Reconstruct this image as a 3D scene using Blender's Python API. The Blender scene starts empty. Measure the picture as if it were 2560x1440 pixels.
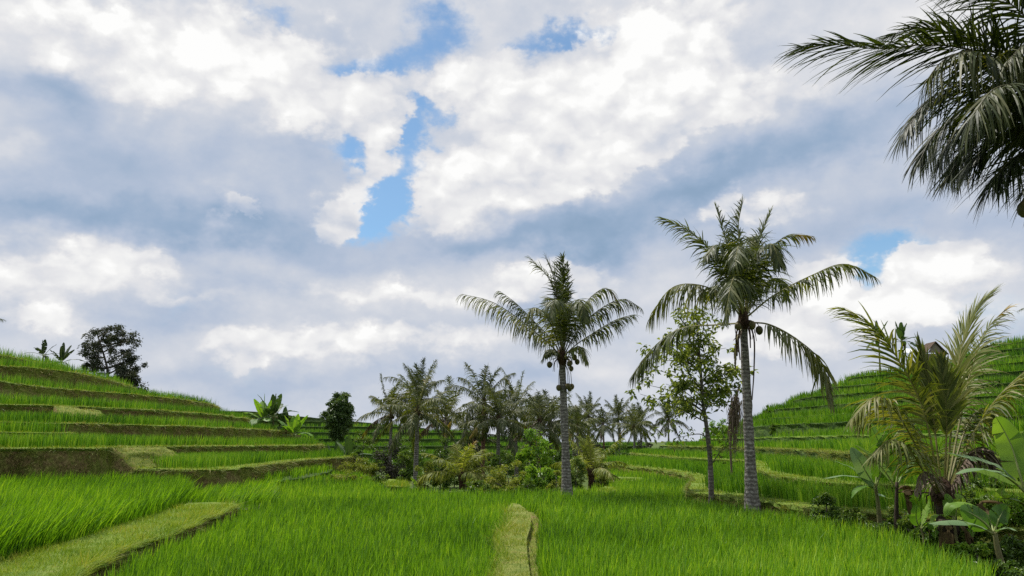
import bpy, math, random
import numpy as np
from mathutils import Vector
from mathutils.geometry import tessellate_polygon

SC = bpy.context.scene
COL = SC.collection
PITCH = math.radians(10.9)
CP, SP = math.cos(PITCH), math.sin(PITCH)
F = 2000.0
CZ = 2.0

# ------------------------------------------------------------------ camera
cam_d = bpy.data.cameras.new("camera")
cam = bpy.data.objects.new("camera", cam_d)
COL.objects.link(cam)
cam.location = (0, 0, CZ)
cam.rotation_euler = (math.pi / 2 + PITCH, 0, 0)
cam_d.sensor_width = 36
cam_d.lens = 36 * F / 2560
cam_d.clip_end = 30000
SC.camera = cam

def PX(px, Y, z):
    """x of a point at ground distance Y and height z lying in column px of the photo"""
    return (px - 1280) / F * (Y * CP + (z - CZ) * SP)

def P(px, py, Y):
    xc, yc = (px - 1280) / F, (720 - py) / F
    d = np.array([xc, CP - yc * SP, SP + yc * CP])
    return np.array([0, 0, CZ]) + d * (Y / d[1])

# ------------------------------------------------------------------ node helpers
def new_mat(name):
    m = bpy.data.materials.new(name)
    m.use_nodes = True
    nt = m.node_tree
    nt.nodes.clear()
    return m, nt

def N(nt, typ, **kw):
    n = nt.nodes.new(typ)
    for k, v in kw.items():
        if k == 'inp':
            for kk, vv in v.items():
                n.inputs[kk].default_value = vv
        else:
            setattr(n, k, v)
    return n

def L(nt, a, b):
    nt.links.new(a, b)

def ramp(nt, stops, src=None):
    r = N(nt, 'ShaderNodeValToRGB')
    el = r.color_ramp.elements
    while len(el) < len(stops):
        el.new(0.5)
    for e, (p, c) in zip(el, stops):
        e.position = p
        e.color = (*c, 1)
    if src is not None:
        L(nt, src, r.inputs['Fac'])
    return r

def noise(nt, scale, detail=3, rough=.55, vec=None, dist=0.0):
    n = N(nt, 'ShaderNodeTexNoise', inp={'Scale': scale, 'Detail': detail, 'Roughness': rough, 'Distortion': dist})
    if vec is not None:
        L(nt, vec, n.inputs['Vector'])
    return n

def leaf_mat(name, cols, trans=.3, rough=.5, spec=.3, tcol=None, patch=0.0, pscale=.4):
    """foliage: per-leaf variety from the 'rnd' attribute, some light let through"""
    m, nt = new_mat(name)
    at = N(nt, 'ShaderNodeAttribute', attribute_name='rnd')
    fac = at.outputs['Fac']
    if patch:
        tc = N(nt, 'ShaderNodeTexCoord')
        nz = noise(nt, pscale, 3, .6, tc.outputs['Object'])
        mx = N(nt, 'ShaderNodeMath', operation='MULTIPLY_ADD', inp={1: patch, 2: -patch * .5})
        L(nt, nz.outputs['Fac'], mx.inputs[0])
        ad = N(nt, 'ShaderNodeMath', operation='ADD', use_clamp=True)
        L(nt, fac, ad.inputs[0]); L(nt, mx.outputs[0], ad.inputs[1])
        fac = ad.outputs[0]
    n = len(cols)
    r = ramp(nt, [(i / max(1, n - 1), c) for i, c in enumerate(cols)], fac)
    p = N(nt, 'ShaderNodeBsdfPrincipled', inp={'Roughness': rough, 'Specular IOR Level': spec})
    L(nt, r.outputs['Color'], p.inputs['Base Color'])
    t = N(nt, 'ShaderNodeBsdfTranslucent')
    mc = N(nt, 'ShaderNodeMix', data_type='RGBA', blend_type='MULTIPLY', inp={'Factor': 1.0})
    L(nt, r.outputs['Color'], mc.inputs['A'])
    mc.inputs['B'].default_value = (*(tcol or (1.5, 1.5, .6)), 1)
    L(nt, mc.outputs['Result'], t.inputs['Color'])
    mix = N(nt, 'ShaderNodeMixShader', inp={'Fac': trans})
    L(nt, p.outputs[0], mix.inputs[1]); L(nt, t.outputs[0], mix.inputs[2])
    o = N(nt, 'ShaderNodeOutputMaterial')
    L(nt, mix.outputs[0], o.inputs['Surface'])
    return m

def noise_mat(name, cols, scale=3, detail=5, rough=.9, bump=.4, bscale=None, spec=.2, stretch=(1, 1, 1), bdist=.05):
    m, nt = new_mat(name)
    tc = N(nt, 'ShaderNodeTexCoord')
    mp = N(nt, 'ShaderNodeMapping', inp={'Scale': stretch})
    L(nt, tc.outputs['Object'], mp.inputs['Vector'])
    nz = noise(nt, scale, detail, .65, mp.outputs[0])
    n = len(cols)
    r = ramp(nt, [(.28 + .44 * i / max(1, n - 1), c) for i, c in enumerate(cols)], nz.outputs['Fac'])
    p = N(nt, 'ShaderNodeBsdfPrincipled', inp={'Roughness': rough, 'Specular IOR Level': spec})
    L(nt, r.outputs['Color'], p.inputs['Base Color'])
    n2 = noise(nt, bscale or scale * 4, 5, .7, mp.outputs[0])
    b = N(nt, 'ShaderNodeBump', inp={'Strength': bump, 'Distance': bdist})
    L(nt, n2.outputs['Fac'], b.inputs['Height'])
    L(nt, b.outputs[0], p.inputs['Normal'])
    o = N(nt, 'ShaderNodeOutputMaterial')
    L(nt, p.outputs[0], o.inputs['Surface'])
    return m

def bark_mat(name, cols, ring=0.0, scale=6):
    m, nt = new_mat(name)
    tc = N(nt, 'ShaderNodeTexCoord')
    nz = noise(nt, scale, 6, .7, tc.outputs['Object'])
    fac = nz.outputs['Fac']
    wv = N(nt, 'ShaderNodeTexWave', wave_type='BANDS', bands_direction='Z', inp={'Scale': 2.6, 'Distortion': 5, 'Detail': 3, 'Detail Scale': 2.5})
    L(nt, tc.outputs['Object'], wv.inputs['Vector'])
    if ring:
        mm = N(nt, 'ShaderNodeMath', operation='MULTIPLY_ADD', inp={1: ring, 2: -ring * .5})
        L(nt, wv.outputs['Fac'], mm.inputs[0])
        ad = N(nt, 'ShaderNodeMath', operation='ADD', use_clamp=True)
        L(nt, fac, ad.inputs[0]); L(nt, mm.outputs[0], ad.inputs[1])
        fac = ad.outputs[0]
    n = len(cols)
    r = ramp(nt, [(.25 + .5 * i / max(1, n - 1), c) for i, c in enumerate(cols)], fac)
    p = N(nt, 'ShaderNodeBsdfPrincipled', inp={'Roughness': .85, 'Specular IOR Level': .2})
    L(nt, r.outputs['Color'], p.inputs['Base Color'])
    b = N(nt, 'ShaderNodeBump', inp={'Strength': .6, 'Distance': .03})
    L(nt, fac, b.inputs['Height']); L(nt, b.outputs[0], p.inputs['Normal'])
    o = N(nt, 'ShaderNodeOutputMaterial')
    L(nt, p.outputs[0], o.inputs['Surface'])
    return m

# ------------------------------------------------------------------ mesh builder
class MB:
    def __init__(s):
        s.v, s.q, s.t, s.qm, s.tm, s.r, s.n = [], [], [], [], [], [], 0
    def add(s, verts, quads=None, tris=None, mat=0, rnd=0.5):
        verts = np.asarray(verts, float).reshape(-1, 3)
        b = s.n
        s.v.append(verts); s.n += len(verts)
        s.r.append(np.broadcast_to(np.asarray(rnd, float), (len(verts),)))
        if quads is not None and len(quads):
            q = np.asarray(quads, int).reshape(-1, 4) + b
            s.q.append(q); s.qm.append(np.broadcast_to(np.asarray(mat), (len(q),)))
        if tris is not None and len(tris):
            t = np.asarray(tris, int).reshape(-1, 3) + b
            s.t.append(t); s.tm.append(np.broadcast_to(np.asarray(mat), (len(t),)))
    def build(s, name, mats, parent=None, smooth=False, origin=None):
        v = np.concatenate(s.v)
        if origin is not None:
            v = v - np.asarray(origin, float)
        q = np.concatenate(s.q) if s.q else np.zeros((0, 4), int)
        t = np.concatenate(s.t) if s.t else np.zeros((0, 3), int)
        me = bpy.data.meshes.new(name)
        me.vertices.add(len(v)); me.vertices.foreach_set('co', v.astype(np.float32).ravel())
        loops = np.concatenate([q.ravel(), t.ravel()]).astype(np.int32)
        me.loops.add(len(loops)); me.loops.foreach_set('vertex_index', loops)
        nf = len(q) + len(t)
        me.polygons.add(nf)
        st = np.concatenate([np.arange(len(q)) * 4, len(q) * 4 + np.arange(len(t)) * 3]).astype(np.int32)
        me.polygons.foreach_set('loop_start', st)
        mi = np.concatenate([np.concatenate(s.qm) if s.qm else np.zeros(0, int), np.concatenate(s.tm) if s.tm else np.zeros(0, int)]).astype(np.int32)
        mats = mats if isinstance(mats, (list, tuple)) else [mats]
        for m in mats:
            me.materials.append(m)
        me.polygons.foreach_set('material_index', mi)
        me.polygons.foreach_set('use_smooth', np.full(nf, smooth, bool))
        a = me.attributes.new('rnd', 'FLOAT', 'POINT')
        a.data.foreach_set('value', np.concatenate(s.r).astype(np.float32))
        me.update(calc_edges=True)
        o = bpy.data.objects.new(name, me)
        COL.objects.link(o)
        if parent is not None:
            o.parent = parent
        elif origin is not None:
            o.location = origin
        return o

def tag(o, label=None, cat=None, group=None, kind=None):
    if label: o['label'] = label
    if cat: o['category'] = cat
    if group: o['group'] = group
    if kind: o['kind'] = kind
    return o

def thing(name, label, cat, loc, group=None):
    o = bpy.data.objects.new(name, None)
    COL.objects.link(o)
    o.location = loc
    o.empty_display_size = .3
    return tag(o, label, cat, group)

def copy_thing(root, loc, rot=(0, 0, 0), scale=1, label=None, group=None):
    r = root.copy(); COL.objects.link(r)
    r.location = loc; r.rotation_euler = rot
    r.scale = scale if isinstance(scale, tuple) else (scale,) * 3
    if label: r['label'] = label
    if group: r['group'] = group
    for ch in list(root.children):
        c = ch.copy(); COL.objects.link(c); c.parent = r
    return r

def nrm(a):
    return a / np.maximum(np.linalg.norm(a, axis=-1, keepdims=True), 1e-9)

def catmull(pts, n):
    """n points evenly spaced along a smooth curve through pts"""
    p = np.asarray(pts, float)
    if len(p) == 2:
        return p[0] + (p[1] - p[0]) * np.linspace(0, 1, n)[:, None]
    e = np.vstack([2 * p[0] - p[1], p, 2 * p[-1] - p[-2]])
    out = []
    t = np.linspace(0, 1, 24, endpoint=False)[:, None]
    for i in range(len(p) - 1):
        a, b, c, d = e[i], e[i + 1], e[i + 2], e[i + 3]
        out.append(.5 * (2 * b + (c - a) * t + (2 * a - 5 * b + 4 * c - d) * t ** 2 + (3 * b - a - 3 * c + d) * t ** 3))
    out = np.vstack(out + [p[-1:]])
    s = np.concatenate([[0], np.cumsum(np.linalg.norm(np.diff(out, axis=0), axis=1))])
    u = np.linspace(0, s[-1], n)
    return np.stack([np.interp(u, s, out[:, k]) for k in range(out.shape[1])], 1)

def tangents(C):
    return nrm(np.gradient(C, axis=0))

def tube(mb, C, rad, sides=6, mat=0, rnd=.5, cap=True, rng=None, rough=0):
    C = np.asarray(C, float); n = len(C)
    rad = np.broadcast_to(np.asarray(rad, float), (n,))
    T = tangents(C)
    ref = np.array([0.31, 0.95, .05])
    A = nrm(np.cross(T, ref)); B = np.cross(T, A)
    th = np.linspace(0, 2 * np.pi, sides, endpoint=False)
    rr = rad[:, None] * np.ones(sides)
    if rough and rng is not None:
        rr = rr * (1 + rng.uniform(-rough, rough, rr.shape))
    V = C[:, None] + rr[..., None] * (np.cos(th)[None, :, None] * A[:, None] + np.sin(th)[None, :, None] * B[:, None])
    idx = np.arange(n * sides).reshape(n, sides)
    q = np.stack([idx[:-1], np.roll(idx[:-1], -1, 1), np.roll(idx[1:], -1, 1), idx[1:]], -1).reshape(-1, 4)
    V = V.reshape(-1, 3)
    tr = []
    if cap:
        V = np.vstack([V, C[0], C[-1]])
        k = n * sides
        for i in range(sides):
            j = (i + 1) % sides
            tr += [(k, j, i), (k + 1, idx[-1, i], idx[-1, j])]
    mb.add(V, q, tr, mat, rnd)

# cheap value noise for python-side variation
class VN:
    def __init__(s, seed):
        s.g = np.random.default_rng(seed).random((64, 64))
    def __call__(s, x, y):
        x = np.asarray(x, float); y = np.asarray(y, float)
        xi, yi = np.floor(x).astype(int), np.floor(y).astype(int)
        fx, fy = x - xi, y - yi
        fx = fx * fx * (3 - 2 * fx); fy = fy * fy * (3 - 2 * fy)
        g = s.g
        a, b = g[xi % 64, yi % 64], g[(xi + 1) % 64, yi % 64]
        c, d = g[xi % 64, (yi + 1) % 64], g[(xi + 1) % 64, (yi + 1) % 64]
        return (a * (1 - fx) + b * fx) * (1 - fy) + (c * (1 - fx) + d * fx) * fy
VN1, VN2, VN3 = VN(1), VN(2), VN(3)

# ------------------------------------------------------------------ materials
M = {}
M['rice'] = leaf_mat('rice_leaf', [(.038, .108, .006), (.112, .268, .011), (.205, .410, .018), (.36, .53, .05)], trans=.36, rough=.42, spec=.35, tcol=(1.5, 1.35, .5), patch=.35, pscale=.25)
M['rice_far'] = leaf_mat('rice_leaf_hillside', [(.036, .110, .007), (.102, .250, .013), (.182, .360, .021), (.31, .45, .05)], trans=.24, rough=.45, spec=.3, tcol=(1.5, 1.35, .5), patch=.5, pscale=.15)
M['turf'] = leaf_mat('short_turf', [(.075, .16, .010), (.17, .28, .018), (.28, .38, .030), (.42, .39, .08)], trans=.3, rough=.6, spec=.2, tcol=(1.3, 1.2, .6), patch=.6, pscale=.8)
M['turf_dry'] = leaf_mat('dry_path_turf', [(.085, .16, .012), (.18, .27, .022), (.29, .36, .035), (.42, .36, .09)], trans=.25, rough=.6, spec=.2, tcol=(1.3, 1.2, .6), patch=.7, pscale=1.2)
M['trail'] = noise_mat('trodden_path', [(.075, .11, .018), (.14, .18, .03), (.21, .23, .05), (.21, .15, .07)], scale=3, rough=.95, bump=.8, bscale=30)
M['weed'] = leaf_mat('bank_weeds', [(.07, .12, .018), (.15, .20, .035), (.26, .26, .06), (.33, .26, .12)], trans=.25, rough=.6, spec=.2, patch=.6, pscale=.5)
M['bund'] = noise_mat('trodden_grass', [(.06, .12, .016), (.12, .19, .024), (.18, .25, .04), (.20, .17, .07)], scale=2.5, rough=.95, bump=.8, bscale=30)
M['mud'] = noise_mat('paddy_mud', [(.035, .038, .012), (.06, .07, .02), (.05, .045, .02)], scale=1.5, rough=.7, bump=.4)
M['valley'] = noise_mat('valley_ground', [(.04, .07, .015), (.07, .11, .02), (.10, .12, .03)], scale=.35, rough=.95, bump=.5)

def bank_mat():
    m, nt = new_mat('earth_bank')
    tc = N(nt, 'ShaderNodeTexCoord')
    a = noise(nt, 1.1, 6, .65, tc.outputs['Object'])
    b = noise(nt, 9, 6, .75, tc.outputs['Object'])
    earth = ramp(nt, [(.3, (.060, .043, .018)), (.5, (.18, .132, .055)), (.68, (.36, .28, .13))], b.outputs['Fac'])
    moss = ramp(nt, [(.3, (.08, .10, .02)), (.55, (.21, .24, .05)), (.72, (.37, .34, .11))], b.outputs['Fac'])
    sel = N(nt, 'ShaderNodeMapRange', inp={'From Min': .40, 'From Max': .56})
    L(nt, a.outputs['Fac'], sel.inputs['Value'])
    mx = N(nt, 'ShaderNodeMix', data_type='RGBA')
    L(nt, sel.outputs[0], mx.inputs['Factor'])
    L(nt, earth.outputs['Color'], mx.inputs['A']); L(nt, moss.outputs['Color'], mx.inputs['B'])
    p = N(nt, 'ShaderNodeBsdfPrincipled', inp={'Roughness': .95, 'Specular IOR Level': .1})
    L(nt, mx.outputs['Result'], p.inputs['Base Color'])
    bp = N(nt, 'ShaderNodeBump', inp={'Strength': 1.0, 'Distance': .09})
    L(nt, b.outputs['Fac'], bp.inputs['Height']); L(nt, bp.outputs[0], p.inputs['Normal'])
    o = N(nt, 'ShaderNodeOutputMaterial'); L(nt, p.outputs[0], o.inputs['Surface'])
    return m
M['bank'] = bank_mat()
M['greenbank'] = noise_mat('shaded_grassy_bank', [(.018, .038, .009), (.045, .085, .015), (.10, .14, .028)], scale=1.6, rough=.95, bump=1.0, bscale=8, bdist=.1)  # grass green darkened: the risers' shade is put into the colour

M['frond'] = leaf_mat('coconut_leaf', [(.030, .044, .013), (.066, .088, .022), (.115, .132, .040), (.20, .195, .09)], trans=.32, rough=.5, spec=.28, tcol=(1.5, 1.5, .35), patch=.25, pscale=.8)
M['frond_shade'] = leaf_mat('shaded_coconut_leaf', [(.018, .028, .009), (.036, .052, .014), (.066, .080, .024), (.14, .14, .06)], trans=.26, rough=.5, spec=.25, tcol=(1.6, 1.6, .3), patch=.25, pscale=.8)  # darker copy of the coconut leaf, with shade painted into its green
M['frond_young'] = leaf_mat('young_coconut_leaf', [(.055, .08, .018), (.11, .14, .028), (.18, .195, .048), (.29, .27, .12)], trans=.34, rough=.5, spec=.25, tcol=(1.6, 1.6, .35), patch=.25, pscale=.8)
M['frond_dark'] = leaf_mat('far_coconut_leaf', [(.030, .046, .018), (.062, .082, .028), (.105, .122, .045), (.18, .175, .09)], trans=.30, rough=.55, spec=.25, tcol=(1.4, 1.4, .5), patch=.4, pscale=.5)
M['frond_orange'] = leaf_mat('yellowing_coconut_leaf', [(.10, .10, .02), (.22, .17, .025), (.32, .20, .03)], trans=.3, rough=.45, spec=.4)
M['frond_dead'] = leaf_mat('dead_coconut_leaf', [(.07, .05, .035), (.14, .105, .075), (.24, .19, .14)], trans=.08, rough=.7, spec=.2, tcol=(1, .9, .7))
M['frond_yellow'] = leaf_mat('yellow_green_coconut_leaf', [(.09, .12, .02), (.16, .20, .03), (.24, .27, .045), (.34, .33, .10)], trans=.38, rough=.5, spec=.2)
M['rachis'] = noise_mat('leaf_stalk', [(.10, .11, .03), (.20, .19, .06), (.28, .24, .10)], scale=3, rough=.5, bump=.1)
M['rachis_dark'] = noise_mat('leaf_stalk_dark', [(.05, .05, .025), (.09, .085, .04), (.14, .12, .07)], scale=3, rough=.55, bump=.1)
M['palm_bark'] = bark_mat('palm_bark', [(.045, .04, .035), (.12, .108, .094), (.20, .184, .165), (.42, .40, .37)], ring=.20, scale=11)
M['palm_bark_red'] = bark_mat('reddish_palm_bark', [(.06, .03, .022), (.14, .07, .052), (.22, .13, .10)], ring=.15)
M['fibre'] = noise_mat('palm_fibre', [(.03, .018, .012), (.07, .042, .028), (.12, .07, .04)], scale=9, rough=.95, bump=.8)
M['coconut'] = noise_mat('coconut_husk', [(.05, .05, .02), (.10, .09, .035), (.16, .12, .05)], scale=5, rough=.5, bump=.2)
M['bark'] = bark_mat('tree_bark', [(.05, .042, .035), (.12, .105, .09), (.24, .22, .20)], ring=.15)
M['banana'] = leaf_mat('banana_leaf', [(.05, .12, .02), (.095, .20, .03), (.16, .29, .04), (.23, .36, .07)], trans=.38, rough=.5, spec=.22, tcol=(1.6, 1.6, .4), patch=.2, pscale=2)
M['banana_dark'] = leaf_mat('far_banana_leaf', [(.03, .06, .02), (.05, .095, .03), (.09, .14, .045)], trans=.25, rough=.5, spec=.25)
M['banana_shade'] = leaf_mat('shaded_banana_leaf', [(.02, .035, .016), (.035, .055, .024), (.06, .08, .035)], trans=.15, rough=.6, spec=.15)  # hilltop leaves: silhouette darkness against the sky painted into the colour
M['banana_pale'] = leaf_mat('pale_banana_leaf', [(.10, .20, .08), (.17, .27, .12), (.25, .34, .18)], trans=.3, rough=.5, spec=.25)
M['banana_dry'] = leaf_mat('dry_banana_leaf', [(.045, .032, .016), (.10, .072, .032), (.19, .14, .065)], trans=.08, rough=.75, spec=.1, tcol=(1, .8, .6))
M['midrib'] = noise_mat('banana_midrib', [(.16, .22, .06), (.25, .30, .10), (.30, .30, .14)], scale=3, rough=.45, bump=.1)
M['pseudostem'] = noise_mat('banana_stem', [(.05, .045, .02), (.13, .12, .05), (.20, .20, .08), (.12, .085, .06)], scale=5, rough=.6, bump=.3, stretch=(1, 1, .25))
M['stem_dark'] = noise_mat('dark_stem', [(.02, .014, .011), (.045, .032, .022), (.085, .062, .042)], scale=6, rough=.8, bump=.5, stretch=(1, 1, .3))
def lm(n, cols, **k):
    M[n] = leaf_mat(n.replace('_l', '_leaves'), cols, **k)
lm('tree_l', [(.045, .075, .016), (.12, .165, .03), (.24, .29, .06), (.38, .40, .15)], trans=.40, rough=.42, spec=.4)
lm('darktree_l', [(.024, .034, .020), (.044, .056, .032), (.075, .084, .05), (.13, .12, .085)], trans=.15, rough=.5, spec=.35)
lm('roundtree_l', [(.032, .062, .02), (.06, .11, .03), (.105, .165, .045), (.19, .24, .07)], trans=.2, rough=.4, spec=.45)
lm('brightshrub_l', [(.07, .15, .015), (.13, .26, .024), (.22, .35, .035), (.32, .40, .06)], trans=.35, rough=.4, spec=.4)
lm('midshrub_l', [(.05, .10, .016), (.09, .16, .024), (.15, .22, .034), (.22, .26, .06)], trans=.3, rough=.45, spec=.35)
lm('yellowshrub_l', [(.10, .15, .02), (.18, .235, .03), (.27, .30, .05), (.30, .27, .08)], trans=.3, rough=.5, spec=.3)
lm('purpleshrub_l', [(.020, .022, .016), (.035, .034, .026), (.06, .055, .042), (.085, .075, .06)], trans=.12, rough=.55, spec=.25)
lm('under_l', [(.035, .075, .012), (.07, .135, .02), (.12, .20, .03), (.20, .27, .05)], trans=.3, rough=.4, spec=.4)
# ------------------------------------------------------------------ terraces
def inside(poly, x, y):
    x = np.asarray(x); y = np.asarray(y)
    r = np.zeros(x.shape, bool)
    n = len(poly)
    for i in range(n):
        x0, y0 = poly[i]; x1, y1 = poly[(i + 1) % n]
        if y0 == y1:
            continue
        c = ((y0 > y) != (y1 > y)) & (x < (x1 - x0) * (y - y0) / (y1 - y0) + x0)
        r ^= c
    return r

def dist_line(line, x, y):
    d = np.full(np.shape(x), 1e9)
    for i in range(len(line) - 1):
        a, b = line[i], line[i + 1]
        ab = b - a; l2 = max(ab @ ab, 1e-9)
        t = np.clip(((x - a[0]) * ab[0] + (y - a[1]) * ab[1]) / l2, 0, 1)
        d = np.minimum(d, np.hypot(x - a[0] - t * ab[0], y - a[1] - t * ab[1]))
    return d

def resample(pts, ds_near=.35, k=.012):
    """even spacing that grows with distance from the camera"""
    C = catmull(pts, max(60, len(pts) * 40))
    out = [C[0]]; acc = 0
    for i in range(1, len(C)):
        acc += np.linalg.norm(C[i] - C[i - 1])
        if acc >= max(ds_near, k * np.hypot(*C[i])):
            out.append(C[i]); acc = 0
    if np.linalg.norm(out[-1] - C[-1]) > .05:
        out.append(C[-1])
    return np.array(out)

TERR = []   # dicts: name, z, poly, front

def terrace(name, z, zb, front, close, bund=.5, side='bank', top='bund', mud=True, gap=.12, lip=.1, slope=.22, wob=None, pix=True):
    if wob is None: wob = (.15 if PX(1280, 30, 0) < 1 and front[0][0] < 1280 else .08) if name == 'hill_terrace' else .07
    rng = np.random.default_rng(int(abs(z) * 100) + len(TERR) * 13)
    pts = np.array([(PX(a, b, z), b) for a, b in front]) if pix else np.array(front, float)
    fr = resample(pts)
    w = (VN2(fr[:, 0] * 1.3 + z * 7, fr[:, 1] * 1.3) - .5) * 2 * wob + (VN3(fr[:, 0] * .45 + z * 3, fr[:, 1] * .45) - .5) * 3 * wob
    t = tangents(fr); nn = np.stack([t[:, 1], -t[:, 0]], 1)       # right-hand normal of the front line
    poly0 = np.vstack([fr, np.array(close, float).reshape(-1, 2)])
    A = np.sum(poly0[:, 0] * np.roll(poly0[:, 1], -1) - np.roll(poly0[:, 0], -1) * poly0[:, 1])
    if A < 0: nn = -nn                                             # now pointing outwards
    fr = fr + nn * w[:, None]
    poly = np.vstack([fr, np.array(close, float).reshape(-1, 2)])
    n, nf = len(poly), len(fr)
    mb = MB()
    out = np.zeros((n, 2)); out[:nf] = nn
    H = z - zb
    rows = [(0, 0), (lip * .45, lip * .25), (lip * .3, lip * .9), (lip * .0 + .02, .25 * H), (slope * H * .35, .5 * H), (slope * H * .7, .75 * H), (slope * H, H)]
    zj = (VN1(poly[:, 0] * .9, poly[:, 1] * .9 + z) - .5) * .07
    V = []
    for r, (o, d) in enumerate(rows):
        jit = np.zeros(n)
        if r > 1: jit[:nf] = rng.uniform(-1, 1, nf) * min(.09, .12 * H)
        xy = poly + out * (o + jit)[:, None]
        zz = z - d + (zj if r < 3 else 0)
        V.append(np.column_stack([xy, np.broadcast_to(zz, (n,))]))
    V = np.concatenate(V)
    idx = np.arange(len(rows) * n).reshape(len(rows), n)
    q = np.stack([idx[:-1], idx[1:], np.roll(idx[1:], -1, 1), np.roll(idx[:-1], -1, 1)], -1)
    if A < 0: q = q[..., ::-1]
    mi = np.zeros((len(rows) - 1, n), int); mi[:2] = 1
    mb.add(V, q.reshape(-1, 4), None, mi.ravel())
    tri = tessellate_polygon([[Vector((a, b, 0)) for a, b in poly]])
    tv = np.column_stack([poly, z + zj])
    mb.add(tv, None, [t3 for t3 in tri], 1)
    o = mb.build(name, [M[side], M[top]])
    tag(o, kind='structure')
    T = dict(name=name, z=z, poly=poly, front=fr, nn=nn, bund=bund, zb=zb, side=side, gap=gap)
    TERR.append(T)
    return T

# main valley floor, far plain
def sheet(name, pts, z, mat):
    mb = MB()
    tri = tessellate_polygon([[Vector((a, b, 0)) for a, b in pts]])
    mb.add([(a, b, z) for a, b in pts], None, tri, 0)
    return tag(mb.build(name, M[mat]), kind='structure')

sheet('ground', [(-15000, -300), (15000, -300), (15000, 24000), (-15000, 24000)], -1.6, 'valley')

# left hillside, from the lowest up (crest lines: photo column, distance)
LT = {}
LT['La'] = terrace('paddy_ground', -.4, -1.7, [(-30, 3), (-30.01, 3.2)], [(32, 3), (32, 40), (22, 72), (7, 72), (5.5, 50), (5, 42), (4, 36.8), (0, 36), (-3, 35.5), (-5.5, 36.5), (-8, 46), (-9.5, 58), (-12, 64), (-30, 64)], pix=False, side='greenbank', top='mud')
U1 = terrace('paddy_ground', -.05, -.5, [(-700, 10), (-120, 12.4), (90, 14.6), (250, 17.6), (380, 21.8), (448, 25.5), (465, 28), (468, 33)], [(-14.5, 40), (-34, 44), (-34, 10)], side='mud', top='mud', wob=.03, slope=.05)
BL = terrace('earth_bund', .1, -.5, [(-300, 9.0), (60, 11), (185, 12.2), (255, 14.0), (345, 16.0), (470, 19.5), (560, 23.6), (592, 25.6)],
             [(PX(585, 26.3, .1), 26.3), (PX(530, 26.6, .1), 26.6), (PX(470, 26.2, .1), 26.2), (PX(440, 24.4, .1), 24.4), (PX(350, 21.0, .1), 21.0), (PX(250, 17.8, .1), 17.8), (PX(130, 15.6, .1), 15.6), (PX(0, 13.5, .1), 13.5), (PX(-300, 11.0, .1), 11.0)], lip=.12, wob=.12, slope=.12, gap=.42)
U2 = terrace('paddy_ground', -.12, -.5, [(560, 26.8), (672, 27.2), (676, 31), (690, 36), (700, 40)], [(-20, 42), (-14, 30), (PX(470, 26.8, 0), 26.8)], side='mud', top='mud', wob=.05, slope=.1)
U3 = terrace('paddy_ground', .1, -.5, [(600, 38), (690, 40.5), (760, 45), (815, 53), (830, 60)], [(-16, 66), (-24, 50)], side='greenbank', top='greenbank', wob=.1, slope=.6)
Lg = terrace('hill_terrace', .87, -.6, [(250, 40), (300, 37.2), (335, 36), (400, 35), (480, 34.3), (540, 34.6), (600, 37), (650, 41), (700, 46), (750, 51.5), (820, 58), (868, 63), (886, 69), (880, 76)], [(-19, 84), (-46, 110), (-60, 60), (-30, 42)])
Lf = terrace('hill_terrace', 1.78, -.3, [(-500, 24), (-200, 29), (0, 33.2), (130, 34), (235, 34.6), (290, 36.2), (330, 39.5), (400, 43), (480, 46.5), (560, 49.5), (640, 53), (720, 58), (780, 63), (800, 68), (790, 76)], [(-20, 86), (-48, 112), (-70, 60), (-40, 22)], lip=.16)
Lm = terrace('hill_terrace', 2.45, 1.6, [(-500, 29), (-150, 34), (0, 36.6), (90, 37.6), (162, 38.6), (176, 41), (170, 45)], [(-40, 60), (-60, 50), (-50, 30)], bund=.35)
Le = terrace('hill_terrace', 2.95, 1.6, [(-200, 38.2), (0, 39.3), (120, 40), (168, 40.2), (230, 42), (300, 44.2), (390, 46.5), (480, 49.5), (600, 57), (680, 66), (718, 73), (725, 80), (705, 90)], [(-26, 100), (-52, 120), (-80, 70), (-60, 40)])
Ld = terrace('hill_terrace', 4.0, 2.8, [(-500, 34), (-200, 39.5), (0, 43.2), (90, 44), (150, 45), (230, 46.6), (350, 49.6), (480, 55), (560, 61.5), (610, 68), (632, 76), (620, 88)], [(-32, 104), (-58, 124), (-90, 70), (-70, 34)], lip=.16)
Lc = terrace('hill_terrace', 5.5, 3.8, [(-500, 36), (-200, 42), (0, 47), (60, 49.5), (150, 53.5), (240, 56.5), (330, 59.5), (400, 63.5), (480, 69.5), (525, 76), (545, 84), (535, 94)], [(-38, 108), (-60, 126), (-100, 70), (-80, 36)])
Lb = terrace('hill_terrace', 7.0, 5.3, [(-500, 40), (-200, 47), (0, 53), (75, 54.2), (185, 58.6), (250, 63.5), (300, 69), (332, 75), (330, 84)], [(-44, 100), (-64, 120), (-110, 70), (-90, 38)])
La = terrace('hill_terrace', 8.0, 6.8, [(-500, 43), (-200, 50), (0, 56), (40, 57.5), (94, 61), (150, 64.5), (185, 70), (190, 80)], [(-48, 96), (-66, 110), (-110, 70), (-92, 40)])

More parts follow.
